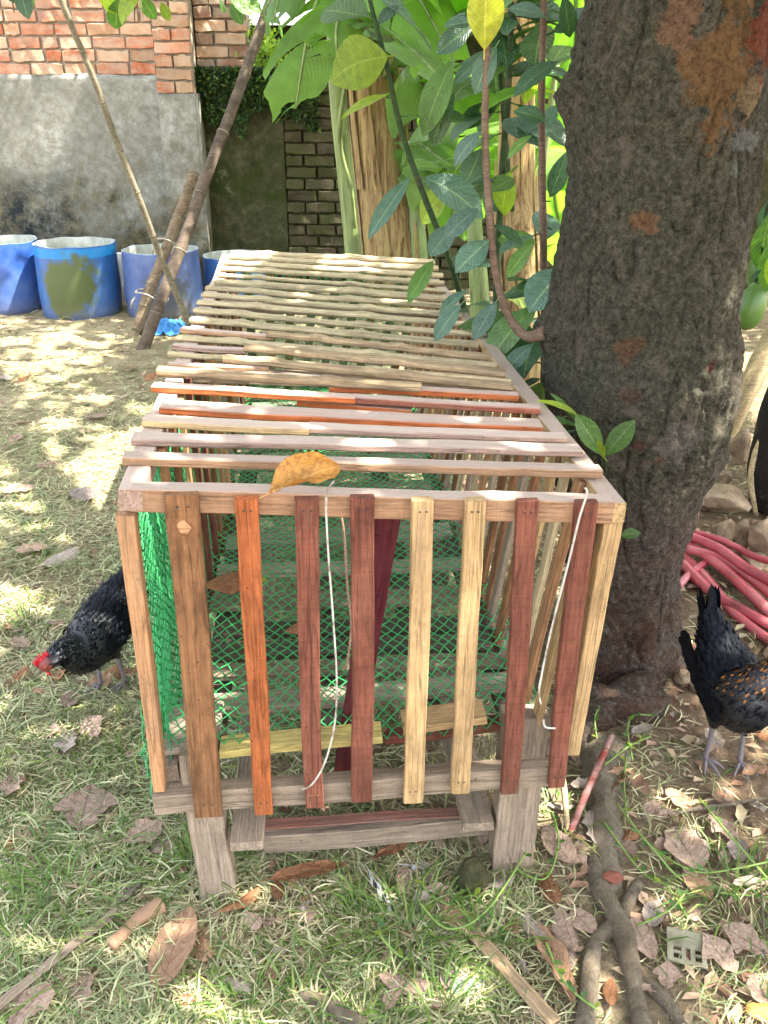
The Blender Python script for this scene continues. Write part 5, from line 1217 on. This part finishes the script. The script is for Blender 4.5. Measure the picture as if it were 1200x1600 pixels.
# small leaf scraps, uncountable
rg = np.random.RandomState(3); Pn = []
while len(Pn) < 4200:
    y = 8-7.2*rg.rand()**.6; x = rg.uniform(-3, 2.4)
    q = .3 + (x > .35)*1.0*(y < 3.2) + .35*noise.noise(V((x*2, y*2, 4)))
    if rg.rand() < q: Pn.append((x, y, gz(x, y)+.006))
Pn = np.array(Pn); n = len(Pn); a = rg.uniform(0, 6.28, n); d = np.stack([np.cos(a), np.sin(a), rg.uniform(-.15, .25, n)], 1); e = np.stack([-np.sin(a), np.cos(a), rg.uniform(-.3, .3, n)], 1)
s = rg.uniform(.006, .026, (n, 1)); up = np.array([[0, 0, 1.]])
q = np.stack([Pn-d*s*1.2, Pn-d*s*.3+e*s*rg.uniform(.3, .8, (n, 1))+up*s*.25, Pn+d*s*rg.uniform(.8, 1.5, (n, 1))+up*s*.2, Pn+d*s*.2-e*s*rg.uniform(.3, .8, (n, 1))+up*s*.3, Pn+up*s*.05], 1)
b = (np.arange(n)*5)[:, None, None]; t = (b+np.array([[0, 4, 1], [1, 4, 2], [2, 4, 3], [3, 4, 0]])[None]).reshape(-1, 3)
LIT = islandmat('leaf_scraps', [(0, srgb(92, 66, 50)), (.3, srgb(140, 108, 88)), (.6, srgb(168, 140, 118)), (.85, srgb(180, 160, 128)), (1, srgb(120, 110, 100))], .85, 0, spec=.1)
tag(link('leaf_litter', trimesh('leaf_litter', q.reshape(-1, 3), t), LIT), 'scattered small brown scraps of dry leaf over the soil and grass', 'leaf litter', kind='stuff')
# pebbles and crumbs of soil
Pn = []
while len(Pn) < 5200:
    y = 7.5-6.8*rg.rand()**.6; x = rg.uniform(-3, 2.4)
    if rg.rand() < (.25+(x > .5)*.75): Pn.append((x, y, gz(x, y)))
Pn = np.array(Pn); n = len(Pn); s = .0025+.009*rg.rand(n, 1)**3
O = np.array([[1, 0, 0], [-1, 0, 0], [0, 1, 0], [0, -1, 0], [0, 0, .8], [0, 0, -.6]])[None]*s[:, None, :]*rg.uniform(.6, 1.3, (n, 6, 1)); q = Pn[:, None, :]+O
t = np.array([[0, 2, 4], [2, 1, 4], [1, 3, 4], [3, 0, 4], [2, 0, 5], [1, 2, 5], [3, 1, 5], [0, 3, 5]]); t = ((np.arange(n)*6)[:, None, None]+t[None]).reshape(-1, 3)
tag(link('soil_crumbs', trimesh('soil_crumbs', q.reshape(-1, 3), t), islandmat('soil_crumb', [(0, srgb(84, 68, 52)), (.6, srgb(132, 112, 90)), (1, srgb(176, 160, 136))], .95, 0, spec=.1)), 'loose soil crumbs and small pebbles on the ground', 'pebbles', kind='stuff')

# ------------------------------------------------------------------ grass
def blades(name, n, dens, lmin, lmax, el, wd, mat, lab, seed, bend=.8, yr=(.75, 7.4), z0=0.0, clump=None):
    rg = np.random.RandomState(seed); P_ = []
    while len(P_) < n:
        y = yr[1]-(yr[1]-yr[0])*rg.rand()**.55; x = rg.uniform(-.44*y-.65, .44*y+.65)
        if rg.rand() < dens(x, y): P_.append((x, y, gz(x, y)))
    P_ = np.array(P_); a = rg.uniform(0, 2*np.pi, n); e = rg.uniform(el[0], el[1], n); ln = rg.uniform(lmin, lmax, n)*(.6+.4*rg.rand(n)); w_ = wd*rg.uniform(.6, 1.4, n)
    if clump: a = clump(P_, a, rg)
    P_[:, 2] += z0*rg.rand(n)
    pts_ = [P_]; cur = P_.copy(); da = rg.normal(0, .35, n); ee = e.copy(); aa = a.copy(); dirs = []
    for k in range(3):
        d = np.stack([np.cos(aa)*np.cos(ee), np.sin(aa)*np.cos(ee), np.sin(ee)], 1); dirs.append(d); cur = cur+d*(ln/3)[:, None]; pts_.append(cur.copy()); ee = ee-bend*rg.uniform(.2, .9, n); aa = aa+da
    for k in range(1, 4): pts_[k][:, 2] = np.maximum(pts_[k][:, 2], P_[:, 2]-.002+.004*rg.rand(n))
    sd = np.stack([-np.sin(a), np.cos(a), rg.uniform(-.5, .5, n)], 1)*(w_/2)[:, None]
    q = np.stack([pts_[0]-sd*.7, pts_[0]+sd*.7, pts_[1]-sd, pts_[1]+sd, pts_[2]-sd*.75, pts_[2]+sd*.75, pts_[3]], 1)
    t = np.array([[0, 1, 3], [0, 3, 2], [2, 3, 5], [2, 5, 4], [4, 5, 6]]); t = ((np.arange(n)*7)[:, None, None]+t[None]).reshape(-1, 3)
    return tag(link(name, trimesh(name, q.reshape(-1, 3), t), mat), lab, 'grass', kind='stuff')
cx0, cx1 = BLp.x, BRp.x
def nz(x, y, s, o=0): return noise.noise(V((x*s, y*s, o)))
HF = PZ(150, 1062); RTS = [PZ(*q_)[:2] for q_ in ((935, 1380), (955, 1430), (975, 1490), (990, 1550), (1003, 1600), (925, 1500), (915, 1570), (942, 1240), (945, 1310), (1030, 1565))]
def patch(x, y):
    """how grassy: left and front left much, right and far little"""
    g = .95
    if x > -.05 and y < 3.5: g = max(.10, .95-(x+.05)*1.9)
    if y > 3.2: g *= max(.32, 1-(y-3.2)*.3)
    if x > .75 and y > 1.5: g *= .3
    if -.38 < x < .42 and 1.45 < y < 3.9: g *= .45
    for (rx_, ry_) in RTS: g *= 1-.8*math.exp(-((x-rx_)**2+(y-ry_)**2)/.0035)
    g *= 1-.85*math.exp(-(((x-HF.x)/.14)**2+((y-HF.y)/.12)**2))
    return g*(.75+.6*nz(x, y, 1.6, 2))
STR = islandmat('straw', [(0, srgb(92, 82, 58)), (.3, srgb(150, 138, 104)), (.6, srgb(180, 172, 132)), (.8, srgb(208, 198, 160)), (1, srgb(150, 156, 108))], .7, .15, (1.1, 1.1, .7, 1))
GRN = islandmat('grass_green', [(0, (.06, .11, .02, 1)), (.5, (.11, .19, .04, 1)), (.8, (.18, .26, .07, 1)), (1, (.24, .27, .07, 1))], .45, .35)
blades('dry_grass', 105000, lambda x, y: patch(x, y), .03, .10, (-.05, .35), .0026, STR, 'matted dry straw-coloured grass lying over the soil', 1, .25, z0=.012)
blades('cut_grass', 34000, lambda x, y: patch(x, y)*(.6+nz(x, y, 3, 8)), .04, .11, (0, .6), .0030, islandmat('grey_green_grass', [(0, srgb(72, 84, 52)), (.5, srgb(138, 148, 104)), (1, srgb(182, 182, 138))], .6, .2), 'grey-green matted grass over the yard', 5, .35, z0=.012)
blades('green_grass', 13000, lambda x, y: max(0, patch(x, y)*(.3+1.6*nz(x, y, 2.1, 11))), .04, .10, (.1, 1.0), .0026, GRN, 'fresh green grass growing in tufts left of and in front of the coop', 2, .7)
blades('long_grass', 600, lambda x, y: max(0, patch(x, y)*(.2+1.5*nz(x, y, 3, 15)))*(y < 2.6), .12, .24, (.05, .5), .0036, islandmat('bright_grass', [(0, (.10, .18, .03, 1)), (.6, (.2, .27, .05, 1)), (1, (.38, .36, .14, 1))], .4, .4), 'long arching yellow-green grass blades near the coop legs', 3, .55)
def tuft(cx, cy, n, seed, r=.05, ln=(.08, .2)):
    n = int(n*.55); ln = (ln[0]*.8, ln[1]*.8)
    rgx = np.random.RandomState(seed); c0 = gp(cx, cy)
    def dd(x, y): return 1.0
    n_ = n; a = rgx.uniform(0, 6.28, n_); mb_v = []; mb_t = []
    for i in range(n_):
        b0_ = c0+V((math.cos(a[i]), math.sin(a[i]), 0))*r*rgx.rand(); e_ = rgx.uniform(.15, 1.1); L_ = rgx.uniform(*ln); w_ = .0035
        d1 = V((math.cos(a[i])*math.cos(e_), math.sin(a[i])*math.cos(e_), math.sin(e_))); d2 = V((d1.x*1.5, d1.y*1.5, d1.z-.7)).normalized(); s_ = V((-math.sin(a[i]), math.cos(a[i]), 0))*w_/2
        p1 = b0_+d1*L_*.5; p2 = p1+d2*L_*.5; k = len(mb_v); mb_v += [b0_-s_, b0_+s_, p1-s_, p1+s_, p2]; mb_t += [[k, k+1, k+3], [k, k+3, k+2], [k+2, k+3, k+4]]
    return mb_v, mb_t
AV = []; AT = []
for i, (x, y, n_, r_, l_) in enumerate(((205, 1185, 160, .08, (.05, .10)), (640, 1460, 320, .12, (.06, .16)), (760, 1480, 160, .08, (.05, .12)), (300, 1370, 140, .07, (.06, .16)), (330, 1345, 80, .05, (.05, .14)), (680, 1590, 160, .06, (.06, .16)), (380, 1590, 120, .05, (.04, .12)),
        (100, 1400, 260, .14, (.06, .15)), (30, 1480, 240, .14, (.06, .15)), (60, 880, 160, .10, (.05, .12)), (40, 970, 160, .12, (.05, .12)), (170, 490, 60, .06, (.08, .2)), (225, 495, 40, .05, (.08, .16)), (60, 840, 140, .12, (.05, .1)), (560, 1430, 160, .1, (.05, .12)), (460, 1560, 160, .12, (.05, .12)), (870, 1290, 60, .06, (.04, .1)), (1150, 1390, 140, .12, (.06, .16)))):
    a_, b_ = tuft(x, y, n_, i, r_, l_); k = len(AV); AV += [v_[:] for v_ in a_]; AT += [[k+j for j in t_] for t_ in b_]
tag(link('grass_tufts', trimesh('grass_tufts', AV, AT), GRN), 'dense tufts of green grass around the coop feet', 'grass', kind='stuff')

# ------------------------------------------------------------------ creepers, sticks and small things on the ground
CR = flat('creeper_green', (.16, .24, .05, 1), .5); VL = islandmat('creeper_leaf', [(0, (.08, .15, .02, 1)), (1, (.2, .28, .05, 1))])
def creeper(label, lines, seed):
    rs = random.Random(seed); t = thing('creeper', label, 'creeper', gp(*lines[0][0]), 'green creepers on the ground')
    for ln_ in lines:
        pp = [gp(x, y, .008+rs.uniform(0, .04)) for x, y in ln_]
        tube_obj('vine', pp, .0022, CR, t, 5, 24, rough=.2, rs=60)
        dn = spline(pp, 24)
        for i in range(2, 24, 2):
            q = dn[i]; d = V((rs.gauss(0, 1), rs.gauss(0, 1), .5)).normalized(); lplace(LM['y'][0] if rs.random() < .3 else LM['g'][1], q, q+d*rs.uniform(.008, .02), UP, t, wscale=1.1)
rs = random.Random(9)
creeper('green creeper climbing through the litter right of the last red slat', [[(935, 1205), (925, 1160), (948, 1140)], [(985, 1215), (975, 1180), (985, 1155), (1015, 1148)], [(940, 1230), (980, 1200), (1010, 1185)], [(975, 1290), (972, 1240), (978, 1190)]], 1)
creeper('green creeper tangle crossing the roots toward the right edge', [[(960, 1290), (1010, 1350), (1080, 1390), (1200, 1410)], [(1000, 1330), (1060, 1370), (1110, 1380), (1210, 1370)], [(985, 1460), (1040, 1450), (1068, 1410)], [(1090, 1260), (1130, 1330), (1210, 1400)], [(940, 1310), (1000, 1370), (1040, 1400), (1070, 1450)]], 2)
creeper('thin green creeper looping in front of the right coop leg', [[(690, 1350), (660, 1400), (700, 1430), (740, 1420), (780, 1470)], [(655, 1440), (700, 1475), (760, 1450), (830, 1345)], [(800, 1370), (850, 1390), (870, 1340), (860, 1300)], [(600, 1440), (595, 1490), (640, 1510), (670, 1460)], [(850, 1500), (880, 1560), (930, 1600)]], 3)
def stick(name, label, pl, r, mat, cat='stick', dz=.01, n=8, sq=1.0, group='sticks and strips on the ground'):
    pp = [gp(x, y, dz if not isinstance(dz, (list, tuple)) else dz[i]) for i, (x, y) in enumerate(pl)]
    return tag(tube_obj(name, pp, r, mat, None, n, 16, rough=.2, rs=50, squash=sq), label, cat, group)
a_ = gp(688, 1412, .015); b_ = gp(865, 1615, .02)
tag(board('bamboo_strip', a_, b_, UP, .026, .007, W['bamboo2'], None, segs=14, nodes=[.55], wob=.002), 'split bamboo strip on the ground in front of the right coop leg', 'bamboo strip')
a_ = gp(-5, 1600, .03); b_ = gp(185, 1430, .02)
tag(board('bamboo_strip', a_, b_, UP, .020, .004, W['grey'], None, segs=14, wob=.002), 'pale grey strip lying in the grass at the bottom left corner', 'bamboo strip')
stick('dry_stalk', 'curled dry palm stalk left of the largest fallen leaf', [(175, 1490), (215, 1450), (255, 1425)], [.012, .014, .018], DEAD[1], 'stalk', .02)
stick('grey_stick', 'smooth grey stick at the bottom edge right of centre', [(470, 1562), (510, 1578), (570, 1612)], [.010, .014, .015], ROOT, 'stick', .012)
stick('white_twig', 'white peeled twig standing at the foot of the last red slat', [(870, 1232), (878, 1275), (886, 1318)], [.006, .007, .006], W['beige'], 'twig', [.07, .04, .01])
stick('red_twig', 'red and white peeling twig leaning right of the white one', [(948, 1212), (915, 1270), (888, 1318)], [.007, .008, .007], wood('peeling_red_twig', srgb(140, 70, 60), .6, .7, dirtc=srgb(190, 175, 165)), 'twig', [.09, .05, .012])
stick('dark_twig', 'thin dark twig lying toward the right edge', [(1055, 1285), (1090, 1276), (1150, 1268), (1210, 1258)], [.003, .005, .004, .003], ROOT, 'twig', .015)
for i, (pl, lb) in enumerate((([(1180, 1340), (1188, 1420), (1192, 1500)], 'thin grey twig near the right edge'), ([(810, 1350), (790, 1400), (770, 1440)], 'thin twig right of the coop right foot'), ([(745, 1010), (745, 1011)], None),
        ([(1060, 940), (1100, 965), (1150, 1010)], 'thin grey twig behind the right hen tail'), ([(500, 1520), (515, 1545), (520, 1570)], 'short dry stalk near the bottom centre'), ([(200, 1090), (170, 1000), (160, 965)], 'thin upright twig beside the left hen'))):
    if lb: stick('thin_twig', lb, pl, .0025, ROOT, 'twig', .02)
rock('grey_stone', 'flat bluish grey stone on the grass right of the bottom centre', gp(726, 1548, .004), (.045, .03, .016), 51, flat('blue_grey_stone', srgb(104, 108, 108), .9, .1), 'stone')
rock('brick_chip', 'small red brick chip lodged in the root fork', gp(956, 1392, .03), (.024, .014, .012), 52, flat('red_brick_chip', srgb(118, 72, 60), .9, .1), 'brick chip')
rock('black_stone', 'dark mossy stone under the coop beside the right leg', gp(742, 1385, .02), (.045, .04, .045), 53, MOSS, 'stone')
# plastic piece with square holes
M = NM('dirty_white_plastic', .5, .4); M.col(M.ramp(M.noise(M.tc.outputs['Object'], 30, 5), [(.35, srgb(104, 98, 78)), (.6, srgb(140, 136, 112))])); q = gp(1072, 1508, .012)
mb = MB(); X_ = V((1, -.28, 0)).normalized(); Y_ = V((.25, 1, .05)).normalized()
def bar(x0, x1, y0, y1):
    b_ = len(mb.v); t_ = X_.cross(Y_).normalized()*.004
    for h in (0, 1):
        for (x, y) in ((x0, y0), (x1, y0), (x1, y1), (x0, y1)): mb.v.append(q+X_*x+Y_*y+t_*h)
    mb.f += [tuple(b_+k for k in f) for f in ((3, 2, 1, 0), (4, 5, 6, 7), (0, 1, 5, 4), (1, 2, 6, 5), (2, 3, 7, 6), (3, 0, 4, 7))]
bar(-.035, .035, .022, .060); bar(-.035, .035, -.012, -.004); bar(-.035, -.024, -.004, .022)
for x0 in (-.010, .006, .026): bar(x0, x0+.008, -.004, .0219)
bar(-.0239, -.0101, .0085, .0125); bar(.0141, .0259, .0085, .0125)
tag(link('plastic_scrap', mb.mesh('plastic_scrap', False), M.m), 'dirty white plastic scrap with square holes right of the roots', 'plastic scrap')
# feathers
def feather(label, px0, py0, px1, py1, wd, seed):
    a = gp(px0, py0, .018); b = gp(px1, py1, .012); x = (b-a); ln = x.length; x.normalize(); y = UP.cross(x).normalized(); vs = []; tr = []; rs = random.Random(seed)
    for i in range(46):
        u = .12+.86*i/45
        for s in (-1, 1):
            k = len(vs); w_ = wd*math.sin(math.pi*min(1, u*.9+.08))**.6*rs.uniform(.8, 1.1); p = a+x*ln*u
            vs += [p, p+x*.005, p+x*.012+y*s*w_+UP*.002*rs.random()]; tr.append([k, k+1, k+2])
    t = thing('feather', label, 'feather', a, 'hen feathers on the ground')
    M = NM('barred_feather', .6, .3); w_ = M.n('TexWave'); w_.inputs['Scale'].default_value = 18; w_.inputs['Distortion'].default_value = 2; M.l(M.tc.outputs['Object'], w_.inputs[0])
    M.col(M.ramp(w_.outputs[1], [(.4, srgb(40, 42, 48)), (.6, srgb(190, 190, 190))])); o = link('vane', trimesh('vane', [v_[:] for v_ in vs], tr), M.m, t)
    tube_obj('quill', [a, (a+b)/2+UP*.004, b], [.0016, .0012, .0005], TIE, t, 5, 8)
feather('long dark barred feather under the front of the coop', 572, 1360, 612, 1432, .012, 1)
feather('short black and white feather on the leaf under the coop', 618, 1360, 664, 1366, .008, 2)

# ------------------------------------------------------------------ crown of the tree overhead: shade with gaps
LIT_SPOTS = []                                       # (px, py, height, rx, ry) of sunlit patches, in metres around the place
def gproj(p): k = p.z/SUN.z; return (p.x-SUN.x*k, p.y-SUN.y*k)
for (px, py, z, rx, ry, s) in ((60, 550, 0, .5, .5, .8), (170, 530, 0, .3, .2, .7), (40, 760, 0, .3, .3, .8), (90, 640, 0, .3, .25, .6), (150, 700, 0, .2, .25, .7), (10, 930, 0, .14, .2, 1), (15, 1090, 0, .13, .12, 1), (200, 800, 0, .12, .2, .7),
        (400, 402, .88, .45, .45, .95), (410, 436, .88, .18, .12, 1), (330, 632, .86, .20, .07, 1), (290, 655, .86, .12, .06, 1), (300, 590, .86, .18, .05, .9), (480, 560, .86, .05, .05, .8),
        (1155, 590, 0, .45, .8, 1), (1160, 1130, 0, .10, .14, 1), (1150, 1200, 0, .06, .05, .9), (255, 1460, 0, .04, .05, .9), (5, 400, .3, .12, .2, .9), (172, 420, .25, .08, .15, 1), (700, 700, .25, .12, .2, .8), (620, 640, .25, .15, .1, .8), (300, 1100, .25, .05, .08, .8), (470, 1270, .2, .03, .03, .8)):
    q = PZ(px, py, z); gx, gy = gproj(q); LIT_SPOTS.append((gx, gy, rx, ry, s))
for (x, y, z, r) in ((PY(700, 100, 5.2).x, 5.2, 1.7, .8), (PY(850, 200, 4.6).x, 4.6, 1.4, .6), (PY(480, 80, 4.6).x, 4.6, 1.7, .35), (PY(600, 200, 5.0).x, 4.9, 1.3, .3), (-1.0, 9.2, 2.3, 1.0)):
    gx, gy = gproj(V((x, y, z))); LIT_SPOTS.append((gx, gy, r, r, .80))
def crownp(rg):
    while True:
        z = 3.0+2.0*rg.rand(); gx = rg.uniform(-3.8, 4.2); gy = rg.uniform(-.8, 9.0)
        k = z/SUN.z; x = gx+SUN.x*k; y = gy+SUN.y*k
        p = 1.0
        for (a, b, rx, ry, s) in LIT_SPOTS:
            d = ((gx-a)/rx)**2+((gy-b)/ry)**2
            if d < 2.2: p = min(p, 1-s*math.exp(-max(0, d-.6)*1.6))
        if gx < -2.6: p *= .5
        p *= (.42+.8*max(0, .5+noise.noise(V((gx*2.4, gy*2.4, 1.7))))) if gy > 2.0 and not (gx > -.5 and gy < 3) else 1.0
        if rg.rand() < p: return (x, y, z)
CRN = islandmat('crown_leaf', [(0, (.03, .07, .015, 1)), (.6, (.06, .12, .02, 1)), (1, (.12, .18, .03, 1))], .4, .3)
cr = leafcloud('crown', 25000, crownp, .11, CRN, tree, seed=21)
cr['kind'] = 'stuff'
